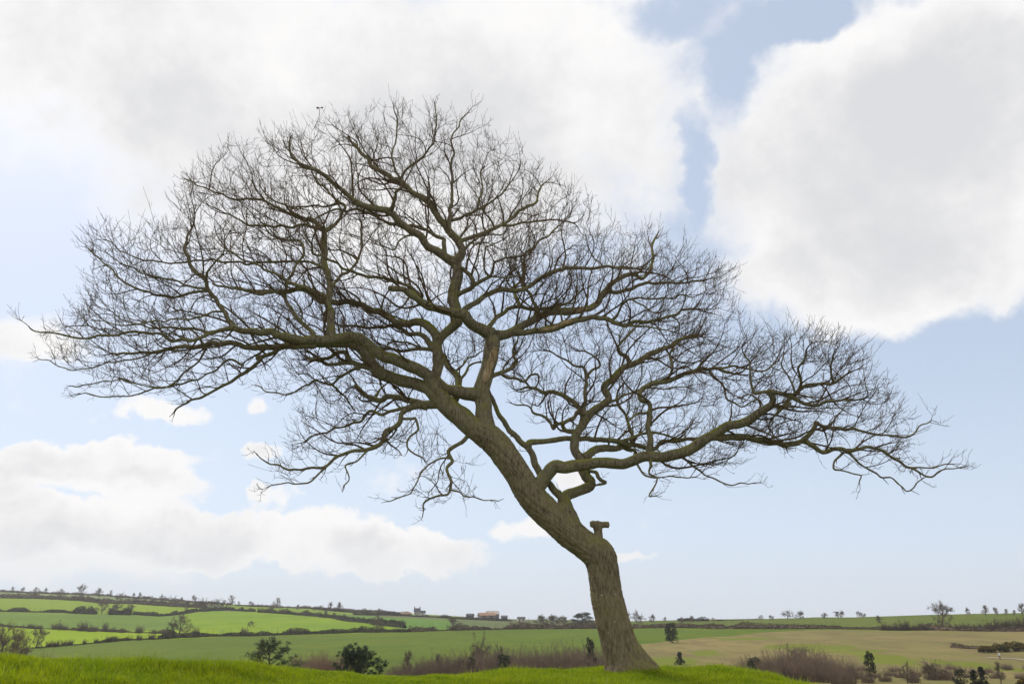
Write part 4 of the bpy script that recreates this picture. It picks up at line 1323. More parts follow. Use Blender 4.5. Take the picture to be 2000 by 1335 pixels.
# a last pair of withered leaves on a shoot above the crown
kd_t = kdtree.KDTree(NN)
for i, p in enumerate(nodes):
    kd_t.insert(p, i)
kd_t.balance()
lp = unproject(np.array(624.0), np.array(211.0), np.array(TY - 0.6))
co, ni, dd_ = kd_t.find(lp + np.array([0.12, 0, -0.25]))
g_ = Geo()
cv = catmull(np.array([nodes[ni], 0.5 * (nodes[ni] + lp) + np.array([0.04, 0, 0.03]), lp]), 8)
g_.tubes(cv, np.linspace(0.0065, 0.0045, 8), 4, True)
sh_ = obj('shoot', g_.mesh('shoot', M_TWIG), None, LIMB_MAIN[nlimb[ni]])
m_leaf = mat_plain('dead_leaf', (0.150, 0.080, 0.035), (0.090, 0.048, 0.022), 30.0, 0.8, 0.2)
for (dx, dz, a_) in ((-0.035, 0.01, 2.7), (0.03, 0.035, 0.6)):
    g_ = Geo()
    c_ = lp + np.array([dx, 0, dz])
    n_ = 9
    t2 = np.linspace(0, 1, n_)
    ax = np.array([math.cos(a_), 0.2, math.sin(a_)])
    sx_ = np.array([-math.sin(a_), 0.3, math.cos(a_)])
    hw = 0.022 * np.sin(t2 * math.pi) * (1 + 0.3 * np.sin(t2 * 19))
    mid = lp + ax * (t2 * 0.085)[:, None] + np.array([0, 1, 0]) * (0.02 * np.sin(t2 * 3))[:, None]
    V_ = np.stack([mid - sx_ * hw[:, None], mid + np.array([0, 0.006, 0]), mid + sx_ * hw[:, None]], 1).reshape(-1, 3)
    i_ = np.arange(n_ - 1)[:, None] * 3
    g_.add(V_, np.concatenate([i_ + np.array([[0, 1, 4, 3]]), i_ + np.array([[1, 2, 5, 4]])]))
    obj('leaf', g_.mesh('leaf', m_leaf), None, LIMB_MAIN[nlimb[ni]], label='withered brown leaf')

# ------------------------------------------------------------------ countryside: materials
M_FARBARK = mat_plain('hedge_tree_bark', (0.130, 0.105, 0.075), (0.085, 0.066, 0.048), 3.0, obrand=0.35)
M_FARTWIG = mat_plain('hedge_tree_twigs', (0.190, 0.150, 0.110), (0.125, 0.098, 0.072), 2.0, obrand=0.35)
M_PALETWIG = mat_plain('willow_twigs', (0.230, 0.195, 0.120), (0.165, 0.140, 0.085), 2.0, obrand=0.2)
M_HEDGE = mat_plain('hedge_leaf', (0.072, 0.060, 0.034), (0.042, 0.045, 0.022), 0.6, lo=0.4, hi=0.6)
M_HEDGEBROWN = mat_plain('bare_hedge', (0.150, 0.105, 0.070), (0.080, 0.060, 0.042), 0.4)
M_SCRUB = mat_plain('scrub_twigs', (0.270, 0.195, 0.140), (0.165, 0.125, 0.090), 0.5, obrand=0.55)
M_RUSSET = mat_plain('bracken_twigs', (0.300, 0.195, 0.135), (0.200, 0.130, 0.092), 0.5, obrand=0.35)
M_IVY = mat_plain('ivy_leaf', (0.036, 0.048, 0.018), (0.022, 0.030, 0.014), 1.5, 0.6, 0.15, 0.3)
M_PINE = mat_plain('pine_needles', (0.050, 0.078, 0.022), (0.026, 0.042, 0.014), 1.2, 0.6, 0.12, 0.3)
M_PINEPALE = mat_plain('pine_needles_pale', (0.078, 0.100, 0.030), (0.040, 0.056, 0.018), 1.2, 0.6, 0.15, 0.3)
M_YEW = mat_plain('yew_leaf', (0.034, 0.044, 0.024), (0.020, 0.026, 0.014), 1.5, 0.7, 0.1, 0.2)
M_GORSE = mat_plain('gorse_leaf', (0.066, 0.066, 0.022), (0.036, 0.036, 0.014), 1.2, 0.8, 0.1)
M_BLOOM = mat_plain('gorse_bloom', (0.42, 0.27, 0.02), (0.30, 0.19, 0.015), 1.5, 0.7, 0.2)
M_WALLW = mat_plain('limewash', (0.62, 0.59, 0.52), (0.54, 0.50, 0.43), 0.8)
M_SLATE = mat_plain('slate', (0.100, 0.100, 0.110), (0.070, 0.070, 0.080), 1.5, 0.7)
M_STONE = mat_plain('chimney_stone', (0.240, 0.220, 0.190), (0.170, 0.150, 0.130), 2.0)
M_GLASS = mat_plain('window_glass', (0.040, 0.048, 0.055), (0.030, 0.034, 0.040), 1.0, 0.15, 0, 0.5)
M_BARNROOF = mat_plain('rusty_sheet_roof', (0.330, 0.190, 0.110), (0.250, 0.150, 0.095), 0.5)
M_BARNWALL = mat_plain('barn_wall', (0.230, 0.180, 0.140), (0.160, 0.130, 0.110), 0.6)
M_SHED = mat_plain('dark_shed', (0.080, 0.075, 0.075), (0.055, 0.052, 0.052), 0.6)
M_POLE = mat_plain('pole_wood', (0.120, 0.095, 0.070), (0.080, 0.062, 0.046), 3.0)
M_TROUSER = mat_plain('dark_cloth', (0.030, 0.032, 0.040), (0.022, 0.024, 0.030), 5.0)
M_JACKET = mat_plain('white_cloth', (0.72, 0.72, 0.70), (0.62, 0.62, 0.60), 5.0)
M_SKIN = mat_plain('skin', (0.42, 0.26, 0.19), (0.36, 0.22, 0.16), 5.0)


def chain(p, d, ln, n, wander, up, rng):
    P = [p]
    b = rng.normal(0, 1, 3)
    for k in range(n):
        b = b * 0.7 + rng.normal(0, 0.7, 3)
        d = d + b * wander + np.array([0, 0, up])
        d = d / np.linalg.norm(d)
        P.append(P[-1] + d * ln / n)
    return np.array(P), d


def rdir(T, ang, rng):
    v = rng.normal(0, 1, 3)
    v = v - T * (v @ T)
    v /= np.linalg.norm(v)
    return T * math.cos(ang) + v * math.sin(ang)


def bare_tree(seed, h=10.0, spread=1.0, bole=0.22, nl=9, ns=7, nt=7, nsh=2, up=0.015, rt=0.022, lean=0.0, fuzz=1.3):
    """trunk mesh and crown mesh of a leafless hedgerow tree"""
    rng = np.random.default_rng(seed)
    gt, gc = Geo(), Geo()
    T0 = np.array([lean, 0, 1.0])
    T0 /= np.linalg.norm(T0)
    P, d = chain(np.array([0, 0, -0.3]), T0, h * 0.62, 9, 0.05, 0.02, rng)
    rr = np.linspace(h * 0.030, h * 0.010, len(P))
    rr[0] *= 1.5
    gt.tubes(P, rr, 8)
    lists = {}

    def put(Pp, r0, r1, s):
        lists.setdefault((len(Pp), s), []).append((Pp, np.linspace(r0, r1, len(Pp))))
    for i in range(nl):
        t = bole / 0.62 + (1 - bole / 0.62) * (i + rng.random() * 0.6) / nl
        k = min(int(t * 9), 9)
        a = i * 2.4 + rng.uniform(-0.5, 0.5)
        ang = np.interp(i / nl, [0, 1], [1.45, 0.22]) * spread ** 0.5
        dv = np.array([math.cos(a) * math.sin(ang), math.sin(a) * math.sin(ang), math.cos(ang)])
        ll = h * np.interp(i / nl, [0, 0.4, 1], [0.50, 0.48, 0.36]) * spread * rng.uniform(0.85, 1.1)
        L, _ = chain(P[k], dv, ll, 8, 0.14, up, rng)
        put(L, h * 0.012, h * 0.004, 5)
        for j in range(ns):
            kk = 2 + int((j + rng.random()) * 6 / ns)
            TT = L[kk] - L[kk - 1]
            TT /= np.linalg.norm(TT)
            S, _ = chain(L[kk], rdir(TT, rng.uniform(0.4, 0.9), rng), h * rng.uniform(0.12, 0.22) * spread ** 0.5, 5, 0.18, up, rng)
            put(S, h * 0.0052, h * 0.0022, 3)
            for q in range(nt):
                k3 = 1 + int(rng.random() * 4.99)
                TT = S[k3] - S[k3 - 1]
                TT /= np.linalg.norm(TT)
                W, _ = chain(S[k3], rdir(TT, rng.uniform(0.3, 0.9), rng), h * rng.uniform(0.05, 0.11), 3, 0.2, up * 1.5, rng)
                put(W, rt * h / 10, rt * 0.7 * h / 10, 3)
                for z in range(nsh):
                    X, _ = chain(W[1 + z % 3], rdir((W[3] - W[0]) / np.linalg.norm(W[3] - W[0]), rng.uniform(0.3, 0.9), rng), h * rng.uniform(0.025, 0.06), 2, 0.15, up, rng)
                    put(X, rt * 0.8 * h / 10, rt * 0.6 * h / 10, 3)
    # haze of the finest twigs: slivers along and beyond the twigs
    tips = np.concatenate([np.array([x[0] for x in lst]).reshape(-1, 3) for (n, s), lst in lists.items() if n in (4, 3)])
    k = rng.integers(0, len(tips), int(len(tips) * fuzz))
    C = tips[k] + rng.normal(0, 0.022 * h, (len(k), 3))
    dv = C - np.array([0, 0, h * 0.35])
    dv = dv / np.linalg.norm(dv, axis=1, keepdims=True) + rng.normal(0, 0.5, dv.shape)
    dv /= np.linalg.norm(dv, axis=1, keepdims=True)
    sdv = np.cross(dv, rng.normal(0, 1, dv.shape))
    sdv /= np.linalg.norm(sdv, axis=1, keepdims=True)
    ll = h * rng.uniform(0.02, 0.055, (len(k), 1))
    wv = rt * 1.1 * h / 10
    gc.add(np.stack([C - sdv * wv, C + sdv * wv, C + dv * ll], 1).reshape(-1, 3), None, np.arange(len(k) * 3).reshape(-1, 3))
    for (n, s), lst in lists.items():
        gc.tubes(np.array([x[0] for x in lst]), np.array([x[1] for x in lst]), s)
    return gt, gc


def leaf_cards(g, C, size, rng, aspect=0.5):
    """small bent leaf-spray faces at points C"""
    N = len(C)
    a = rng.normal(0, 1, (N, 3))
    a /= np.linalg.norm(a, axis=1, keepdims=True)
    b = np.cross(a, rng.normal(0, 1, (N, 3)))
    b /= np.linalg.norm(b, axis=1, keepdims=True) + 1e-9
    sz = size * rng.uniform(0.6, 1.4, (N, 1))
    p0 = C - a * sz * 0.5
    p1 = C + b * sz * aspect * 0.5
    p2 = C + a * sz * 0.5 + np.cross(a, b) * sz * 0.15
    p3 = C - b * sz * aspect * 0.5
    V = np.stack([p0, p1, p2, p3], 1).reshape(-1, 3)
    i = np.arange(N)[:, None] * 4
    g.add(V, i + np.array([[0, 1, 2, 3]]))


def clump_points(rng, centres, radii, n):
    """points scattered through the shells of several rounded clumps"""
    out = []
    w = radii ** 2
    cnt = np.maximum(1, (n * w / w.sum()).astype(int))
    for c, r, m in zip(centres, radii, cnt):
        v = rng.normal(0, 1, (m, 3))
        v /= np.linalg.norm(v, axis=1, keepdims=True)
        out.append(c + v * r * rng.uniform(0.35, 1.0, (m, 1)) ** 0.5 * np.array([1, 1, 0.8]))
    return np.concatenate(out)


def bush(seed, h=4.0, w=5.0, n=120, rt=0.014, sub=7):
    """leafless shrub: many upright stems from a broad stool, finer twigs outward"""
    rng = np.random.default_rng(seed)
    gs, gc = Geo(), Geo()
    st = []
    tw = []
    sh = []
    for i in range(n):
        a = rng.uniform(0, 2 * math.pi)
        r = w * 0.38 * math.sqrt(rng.random())
        hh = h * rng.uniform(0.35, 1.0) * (1 - 0.45 * (r / (w * 0.5)) ** 2) * (0.8 + 0.35 * math.sin(a * 3 + seed))
        d = np.array([math.cos(a) * r / w * 1.1, math.sin(a) * r / w * 1.1, 1.0])
        P, _ = chain(np.array([math.cos(a) * r, math.sin(a) * r, -0.4]), d / np.linalg.norm(d), hh * 0.85, 5, 0.13, 0.02, rng)
        st.append(P)
        for j in range(sub):
            k = 1 + int(rng.random() * 4.99)
            TT = P[k] - P[k - 1]
            TT /= np.linalg.norm(TT)
            W, _ = chain(P[k], rdir(TT, rng.uniform(0.3, 0.8), rng), h * rng.uniform(0.10, 0.26), 3, 0.18, 0.08, rng)
            tw.append(W)
            X, _ = chain(W[2], rdir(TT, rng.uniform(0.3, 0.9), rng), h * rng.uniform(0.05, 0.12), 2, 0.15, 0.08, rng)
            sh.append(X)
    gs.tubes(np.array(st), np.tile(np.linspace(rt * 2.0, rt, 6), (n, 1)), 3)
    gc.tubes(np.array(tw), np.tile(np.linspace(rt, rt * 0.7, 4), (len(tw), 1)), 3)
    gc.tubes(np.array(sh), np.tile(np.linspace(rt * 0.8, rt * 0.6, 3), (len(sh), 1)), 3)
    return gs, gc


def pine(seed, h, w, dense, mat_n, base=0.15):
    """scrubby pine: leaning trunk, rising limbs, needle tufts in separate tiers"""
    rng = np.random.default_rng(seed)
    gt, gc = Geo(), Geo()
    P, _ = chain(np.array([0, 0, -0.4]), np.array([0.05, 0, 1.0]), h * 0.92, 9, 0.05, 0.02, rng)
    gt.tubes(P, np.linspace(h * 0.022, h * 0.006, 10), 8)
    cs, rs = [], []
    nb = int(26 * dense)
    lim = []
    for i in range(nb):
        t = base + (0.97 - base) * (i / nb) ** 0.9
        p = P[min(int(t * 9), 9)]
        a = i * 2.4 + rng.uniform(-0.6, 0.6)
        rise = 0.35 + 0.5 * t
        d = np.array([math.cos(a), math.sin(a), rise])
        ln = w * 0.52 * np.interp(t, [0, 0.35, 0.7, 1], [0.85, 1.0, 0.80, 0.30]) * rng.uniform(0.75, 1.1)
        L, _ = chain(p, d / np.linalg.norm(d), ln, 5, 0.10, 0.10, rng)
        lim.append(L)
        for k in range(2, 6):
            for _ in range(2):
                cs.append(L[k] + rng.normal(0, 0.16 * h / 6, 3))
                rs.append(rng.uniform(0.16, 0.34) * h / 6)
    gt.tubes(np.array(lim), np.tile(np.linspace(h * 0.008, h * 0.003, 6), (nb, 1)), 4)
    for c in [P[-1], P[-2]]:
        cs.append(c)
        rs.append(0.3 * h / 6)
    cs, rs = np.array(cs), np.array(rs)
    # upright needle brushes
    N = int(len(cs) * 46 * dense)
    k = rng.integers(0, len(cs), N)
    v = rng.normal(0, 1, (N, 3)) + np.array([0, 0, 0.55])
    v /= np.linalg.norm(v, axis=1, keepdims=True)
    r = rs[k][:, None]
    b = cs[k] + rng.normal(0, 0.45, (N, 3)) * r
    tip = b + v * r * rng.uniform(0.5, 1.0, (N, 1))
    s = np.cross(v, rng.normal(0, 1, (N, 3)))
    s /= np.linalg.norm(s, axis=1, keepdims=True)
    wd = r * 0.13
    V = np.stack([b - s * wd, b + s * wd, tip], 1).reshape(-1, 3)
    gc.add(V, None, np.arange(N * 3).reshape(-1, 3))
    return gt, gc


def evergreen(seed, h, w, n, size, conical=0.0):
    rng = np.random.default_rng(seed)
    gt, gc = Geo(), Geo()
    P, _ = chain(np.array([0, 0, -0.4]), np.array([0, 0, 1.0]), h * 0.8, 6, 0.04, 0.02, rng)
    gt.tubes(P, np.linspace(h * 0.03, h * 0.01, 7), 6)
    m = 46
    t = rng.random(m) ** 1.2
    a = rng.uniform(0, 6.28, m)
    prof = np.where(conical > 0, 1.05 - t, np.sqrt(np.clip(1 - (2 * t - 0.85) ** 2, 0.28, 1)))
    rr = w * 0.5 * prof * np.sqrt(rng.uniform(0.1, 0.9, m))
    cs = np.stack([np.cos(a) * rr, np.sin(a) * rr, h * (0.05 + 0.84 * t)], -1)
    rs = rng.uniform(0.10, 0.20, m) * min(h, w)
    leaf_cards(gc, clump_points(rng, cs, rs, n), size, rng, 0.6)
    return gt, gc


PROTO = {}


def proto(key, gt, gc, mt, mc, tn='trunk', cn='crown'):
    PROTO[key] = (gt.mesh(key + '_' + tn, mt), gc.mesh(key + '_' + cn, mc), tn, cn,
                  float(np.concatenate(gc.V)[:, 2].max()), float(np.ptp(np.concatenate(gc.V)[:, 0])))


for i in range(4):
    proto('oak%d' % i, *bare_tree(100 + i, 10, [1.0, 1.15, 0.9, 1.1][i], [0.2, 0.16, 0.26, 0.22][i]), M_FARBARK, M_FARTWIG)
for i in range(3):
    proto('small%d' % i, *bare_tree(120 + i, 10, [0.95, 0.85, 1.05][i], 0.06, 13, 8, 6, 1, 0.015, 0.024, 0.0, 1.5), M_FARBARK, M_FARTWIG)
proto('umbrella', *bare_tree(131, 10, 1.5, 0.30, 11, 9, 6, 2, -0.01, 0.032, 0.15, 2.5), M_FARBARK, M_FARTWIG)
proto('slim', *bare_tree(132, 10, 0.5, 0.15, 12, 5, 5, 1, 0.10, 0.022), M_FARBARK, M_FARTWIG)
proto('willow', *bare_tree(133, 10, 1.2, 0.05, 12, 8, 7, 2, 0.06, 0.034, 0.0, 2.5), M_FARBARK, M_PALETWIG)
for i in range(5):
    proto('scrub%d' % i, *bush(140 + i, 4, 5), M_SCRUB, M_SCRUB, 'stems', 'twigs')
for i in range(2):
    proto('russet%d' % i, *bush(150 + i, 3, 6, 150), M_RUSSET, M_RUSSET, 'stems', 'twigs')
proto('hedgebush', *bush(155, 4, 5, 110, 0.024), M_HEDGEBROWN, M_HEDGEBROWN, 'stems', 'twigs')
proto('hedgebush2', *bush(156, 4, 5, 100, 0.024), M_FARTWIG, M_FARTWIG, 'stems', 'twigs')


def place(key, name, base, h, label, cat, group=None, wide=None, rz=None):
    a, b, tn, cn, ph, pw = PROTO[key]
    e = obj(name, None, label=label, cat=cat, group=group)
    e.location = base
    s = h / ph
    sx = (wide / pw) if wide else s
    e.scale = (sx, sx, s)
    e.rotation_euler = (0, 0, RNG.uniform(0, 6.28) if rz is None else rz)
    obj(tn, a, None, e)
    obj(cn, b, None, e)
    return e


def tree_at(key, px, py, hpx, label, group=None, wpx=None, Y=None, cat='tree', name='bare_tree'):
    g = gpt(px, Y) if Y else gpix(px, py)
    k = project(g)[2] / FPX
    row = project(g)[1]
    hh = (hpx if not Y else (row - py + hpx)) * k
    return place(key, name, g, hh, label, cat, group, wpx * k if wpx else None)


# ------------------------------------------------------------------ hedges
def hedge(pts, h, wd, label, mat, per=26, size=0.55, seed=0, gappy=0.0, rise=0.0):
    rng = np.random.default_rng(300 + seed)
    h = h * 1.2
    per = per * 1.5
    G = np.array([gpix(x, y) for x, y in pts])
    L = np.concatenate([[0], np.cumsum(np.linalg.norm(np.diff(G[:, :2], axis=0), axis=1))])
    N = int(L[-1] * per)
    s = rng.uniform(0, L[-1], N)
    x = np.interp(s, L, G[:, 0])
    y = np.interp(s, L, G[:, 1])
    prof = h * (0.72 + 0.28 * vnoise(np.stack([s / 7.0, 0 * s + seed, 0 * s], -1), 1) + 0.22 * vnoise(np.stack([s / 2.2, 0 * s + seed, 0 * s], -1), 2))
    if gappy:
        prof = prof * np.clip(0.6 + gappy * vnoise(np.stack([s / 11.0, 0 * s + seed, 0 * s + 4], -1), 3) * 1.6, 0.12, 1.3)
    v = np.sqrt(rng.random(N))
    z = prof * np.abs(rng.uniform(0, 1, N)) ** 0.75
    off = rng.normal(0, 0.36 * wd, (N, 2)) * (1.1 - 0.5 * z / (prof + 0.01))[:, None]
    X, Yw = x + off[:, 0], y + off[:, 1]
    Z = ground_z(X, Yw) + z
    base = G.mean(0)
    base[2] = ground_z(base[0], base[1])[0]
    g = Geo()
    leaf_cards(g, np.stack([X, Yw, Z], -1) - base, size, rng, 0.45)
    # dense heart of the hedge, lumpy along its length
    nk = max(6, int(L[-1] / 1.2))
    sk = np.linspace(0, L[-1], nk)
    hk = h * (0.42 + 0.22 * vnoise(np.stack([sk / 7.0, 0 * sk + seed, 0 * sk], -1), 1) + 0.16 * vnoise(np.stack([sk / 2.2, 0 * sk + seed, 0 * sk], -1), 2))
    if gappy:
        hk = hk * np.clip(0.6 + gappy * vnoise(np.stack([sk / 11.0, 0 * sk + seed, 0 * sk + 4], -1), 3) * 1.6, 0.12, 1.3)
    xk, yk = np.interp(sk, L, G[:, 0]), np.interp(sk, L, G[:, 1])
    zk = ground_z(xk, yk)
    tk = np.stack([np.gradient(xk), np.gradient(yk)], -1)
    tk /= np.linalg.norm(tk, axis=1, keepdims=True)
    nk2 = np.stack([-tk[:, 1], tk[:, 0]], -1)
    secs = []
    for (ox_, hz_) in ((-0.42, -0.3), (-0.45, 0.45), (-0.22, 0.92), (0.0, 1.0), (0.22, 0.92), (0.45, 0.45), (0.42, -0.3)):
        j_ = 1 + 0.25 * rng.normal(0, 1, nk)
        secs.append(np.stack([xk + nk2[:, 0] * ox_ * wd * j_, yk + nk2[:, 1] * ox_ * wd * j_, zk + hz_ * hk * (1 + 0.12 * rng.normal(0, 1, nk) * (hz_ > 0))], -1))
    Vk = np.stack(secs, 1).reshape(-1, 3) - base
    ik = np.arange(nk - 1)[:, None] * 7
    kk_ = np.arange(6)[None]
    g.add(Vk, np.stack([ik + kk_, ik + 7 + kk_, ik + 7 + kk_ + 1, ik + kk_ + 1], -1).reshape(-1, 4))
    # stems
    m = int(L[-1] / 0.8)
    ss = rng.uniform(0, L[-1], m)
    bx, by_ = np.interp(ss, L, G[:, 0]), np.interp(ss, L, G[:, 1])
    bz = ground_z(bx, by_)
    B = np.stack([bx, by_, bz - 0.2], -1) - base
    d = rng.normal(0, 0.25, (m, 3)) + np.array([0, 0, 1])
    t = np.linspace(0, 1, 3)[None, :, None]
    gs = Geo()
    gs.tubes(B[:, None] + d[:, None] * t * h * rng.uniform(0.4, 0.8, (m, 1, 1)), np.tile(np.array([0.06, 0.045, 0.03]), (m, 1)), 3)
    e = obj('hedge', None, label=label, cat='hedge')
    e.location = base
    obj('foliage', g.mesh('hedge_foliage', mat, False), None, e)
    obj('stems', gs.mesh('hedge_stems', M_FARBARK), None, e, 'stuff')
    return e


hedge([(-90, 1152), (0, 1156), (120, 1160), (220, 1165), (330, 1173), (450, 1181)], 2.6, 2.0, 'thin dark hedge along the skyline above the pale pasture', M_HEDGEBROWN, 16, 1.0, 1)
hedge([(455, 1182), (575, 1187), (700, 1193), (800, 1199)], 2.4, 2.0, 'thin dark hedge along the skyline leading down to the white farmhouse', M_HEDGEBROWN, 16, 1.0, 2)
hedge([(-90, 1165), (0, 1168), (60, 1169), (150, 1173), (190, 1178), (260, 1179), (330, 1184), (400, 1188)], 5.0, 3.5, 'tall dark hedge between the pale skyline pasture and the bright upper field', M_HEDGEBROWN, 30, 1.0, 3)
hedge([(-90, 1192), (0, 1194), (60, 1195), (120, 1196), (185, 1199)], 4.6, 3.0, 'dense dark hedge below the bright upper field, ending at the tree clump', M_HEDGE, 44, 0.8, 4, 0.5)
hedge([(258, 1200), (310, 1203), (350, 1199), (385, 1194), (440, 1191), (495, 1194)], 3.0, 2.0, 'low clipped hedge along the top of the long bright field', M_HEDGE, 30, 0.7, 5)
hedge([(502, 1195), (560, 1199), (650, 1207), (725, 1217), (790, 1226)], 3.6, 2.5, 'dark hedge running down between the long bright field and the emerald field', M_HEDGE, 34, 0.7, 6)
hedge([(75, 1265), (125, 1262), (200, 1255.5), (300, 1248.5), (350, 1245)], 3.0, 2.2, 'ragged hedge below the brightest field, left of the big hedgerow tree', M_HEDGE, 48, 0.5, 7, 0.6)
hedge([(351, 1245), (400, 1243.5), (500, 1241.5), (600, 1238), (700, 1234.5), (800, 1233.5)], 3.8, 2.4, 'thick dark hedge along the foot of the long bright field', M_HEDGE, 56, 0.55, 8, 0.25)
hedge([(800, 1233.5), (900, 1230.5), (1000, 1228)], 4.2, 3.0, 'shaggy brown hedge between the emerald field and the middle field', M_HEDGEBROWN, 50, 0.6, 9, 0.4)
hedge([(1000, 1228), (1060, 1227.5), (1120, 1227), (1175, 1227)], 5.6, 3.5, 'tall brown hedge in front of the pale willows, behind the oak trunk', M_HEDGEBROWN, 60, 0.6, 10, 0.1)
hedge([(1228, 1226.5), (1350, 1225.5), (1450, 1227), (1560, 1227.5), (1640, 1228)], 3.9, 3.0, 'straight brown hedge between the middle field and the ridge field', M_HEDGEBROWN, 54, 0.5, 11, 0.1)
hedge([(1640, 1228), (1750, 1229), (1850, 1231), (1930, 1232.5), (2080, 1234)], 2.6, 2.6, 'low brown hedge along the top of the tawny meadow', M_HEDGEBROWN, 54, 0.45, 12, 0.2)
hedge([(690, 1200), (760, 1201), (850, 1205), (1000, 1213)], 3.6, 2.5, 'dark hedge below the white farmhouse, above the emerald field', M_HEDGE, 30, 0.8, 13, 0.2)
hedge([(610, 1189), (660, 1194), (720, 1198), (790, 1201)], 2.6, 2.0, 'thin hedge between the strip fields under the skyline', M_HEDGE, 24, 0.8, 14)
hedge([(-60, 1223), (50, 1226), (110, 1229), (180, 1232), (270, 1235), (400, 1239)], 2.2, 2.2, 'broken low hedge of bare shrubs above the brightest field', M_HEDGEBROWN, 30, 0.6, 15, 0.8)
hedge([(211, 1200), (230, 1200), (252, 1201)], 5.5, 5.0, 'block of dark evergreen hedge inside the tree clump', M_HEDGE, 110, 0.9, 16)
hedge([(1325, 1212.5), (1350, 1212.5), (1385, 1212.5)], 2.8, 2.2, 'short dark hedge on the flat skyline right of the oak trunk', M_HEDGE, 50, 0.6, 17)
hedge([(1400, 1212), (1440, 1210.5), (1480, 1209)], 1.8, 1.6, 'low thin hedge on the ridge before the first ridge trees', M_HEDGE, 34, 0.5, 18, 0.4)

# ------------------------------------------------------------------ hedgerow and skyline trees
G1 = 'bare trees on the left skyline'
L1_ = 'small bare tree in the hedge on the skyline above the bright green fields'
for i, (px, py, hp, wp) in enumerate([(12, 1154, 7, 9), (32, 1155, 7, 10), (60, 1159, 10, 16), (78, 1158, 8, 9), (184, 1163, 12, 18), (208, 1163, 9, 9), (253, 1168, 8, 8), (266, 1169, 10, 10), (290, 1171, 6, 8), (348, 1175, 7, 9), (374, 1177, 12, 13), (447, 1181, 15, 17), (463, 1182, 6, 7), (487, 1183, 7, 13), (537, 1186, 15, 20), (579, 1188, 6, 11), (612, 1190, 5, 9), (626, 1191, 7, 13), (642, 1192, 13, 13), (661, 1193, 14, 15), (712, 1195, 6, 12), (738, 1197, 7, 11), (745, 1197, 6, 9)]):
    tree_at('small%d' % (i % 3), px, py + 1, hp * 1.35 + 2, L1_, G1, wp * 1.2)
tree_at('oak0', 150, 1168, 30, 'tallest bare tree on the skyline, rounded crown above the dark hedge', None, 24)
tree_at('oak1', 108, 1170, 23, 'broad bare tree half above the skyline, left of the tallest skyline tree', None, 25)
tree_at('oak1', 228, 1180, 25, 'wide flat-topped bare tree above the tree clump, reaching the skyline', None, 28)
tree_at('oak3', 311, 1181, 22, 'bare tree with a dense rounded crown, one of a close pair on the skyline', 'close pair on the skyline', 24)
tree_at('oak2', 330, 1182, 21, 'bare tree with a dense rounded crown, one of a close pair on the skyline', 'close pair on the skyline', 20)
tree_at('slim', 361, 1195, 25, 'slim dark bare tree at the end of the small bright field', None, 13)
tree_at('oak2', 386, 1192, 26, 'stout bare tree at the left end of the dense row above the long bright field', None, 18)
for px, hp in ((398, 27), (411, 23), (421, 26), (433, 24)):
    tree_at('oak%d' % (px % 4), px, 1192, hp, 'bare tree in the dense row above the long bright field', 'dense row above the long bright field', 20)
tree_at('oak3', 196, 1198, 32, 'big bare tree at the left of the clump between the bright fields', None, 34)
tree_at('oak2', 226, 1199, 27, 'bare tree rising behind the dark evergreen hedge block in the clump', None, 26)
tree_at('oak0', 250, 1199, 22, 'small bare tree at the right end of the clump between the bright fields', None, 22)
tree_at('oak1', 352, 1246, 50, 'big spreading bare tree in the hedge between the brightest field and the middle field', None, 58)
tree_at('hedgebush2', 385, 1244, 24, 'bare grey thicket beside the big spreading hedgerow tree', None, 22, cat='shrub', name='bare_shrub')
tree_at('umbrella', 490, 1224, 13, 'small wind-bent tree alone in the long bright field', None, 18)
tree_at('oak2', 480, 1242, 19, 'pale bare tree in the hedge below the small wind-bent tree', None, 20)
tree_at('small1', 571, 1239, 15, 'round bare bush tree standing above the thick dark hedge', None, 20)
tree_at('oak3', 735, 1234, 36, 'bare tree with open crown in the hedge where the long bright field ends', None, 34)
tree_at('slim', 636, 1203, 18, 'slim bare tree on the hedge between the strip fields', None, 12)
tree_at('oak0', 530, 1194, 10, 'small pale bare tree at the top of the long bright field', None, 15)
tree_at('oak0', 884, 1231, 28, 'bare tree standing at the right end of the emerald field', None, 28)
tree_at('small0', 671, 1204, 6, 'tiny bush on the hedge above the emerald field', None, 9)
LB = 'rounded bare bush in the row between the dull green field and the brightest field'
for px, py, hp, wp in ((62, 1227, 12, 22), (78, 1228, 10, 22), (113, 1229, 15, 30), (127, 1230, 12, 22), (164, 1232, 22, 30), (183, 1233, 15, 24), (207, 1233, 22, 18), (222, 1234, 12, 20), (240, 1235, 8, 16), (275, 1236, 17, 24), (303, 1237, 11, 12)):
    tree_at('hedgebush2', px, py, hp, LB, 'bare bushes above the brightest field', wp, cat='shrub', name='bare_shrub')
LB = 'small bare bush growing up through the ragged hedge below the brightest field'
for px, py, hp, wp in ((104, 1263, 15, 16), (118, 1263, 16, 18), (135, 1261, 14, 20), (146, 1259, 12, 12), (172, 1258, 12, 10), (194, 1256, 12, 11), (219, 1254, 15, 15), (232, 1253, 11, 9), (255, 1251, 11, 12), (276, 1250, 14, 14), (300, 1248, 15, 18), (316, 1247, 9, 10), (332, 1247, 12, 12)):
    tree_at('hedgebush', px, py, hp, LB, 'bushes in the ragged hedge', wp, cat='shrub', name='bare_shrub')
for px, py, hp, wp in ((1055, 1218, 20, 40), (1080, 1218, 20, 44), (1098, 1218, 18, 30)):
    tree_at('willow', px, py, hp, 'pale yellowish bare willow behind the tall brown hedge', 'pale willows', wp)
proto('holm', *evergreen(160, 8, 10, 4200, 0.42), M_FARBARK, M_YEW)
proto('yew', *evergreen(161, 8, 6.5, 4200, 0.34), M_FARBARK, M_YEW)
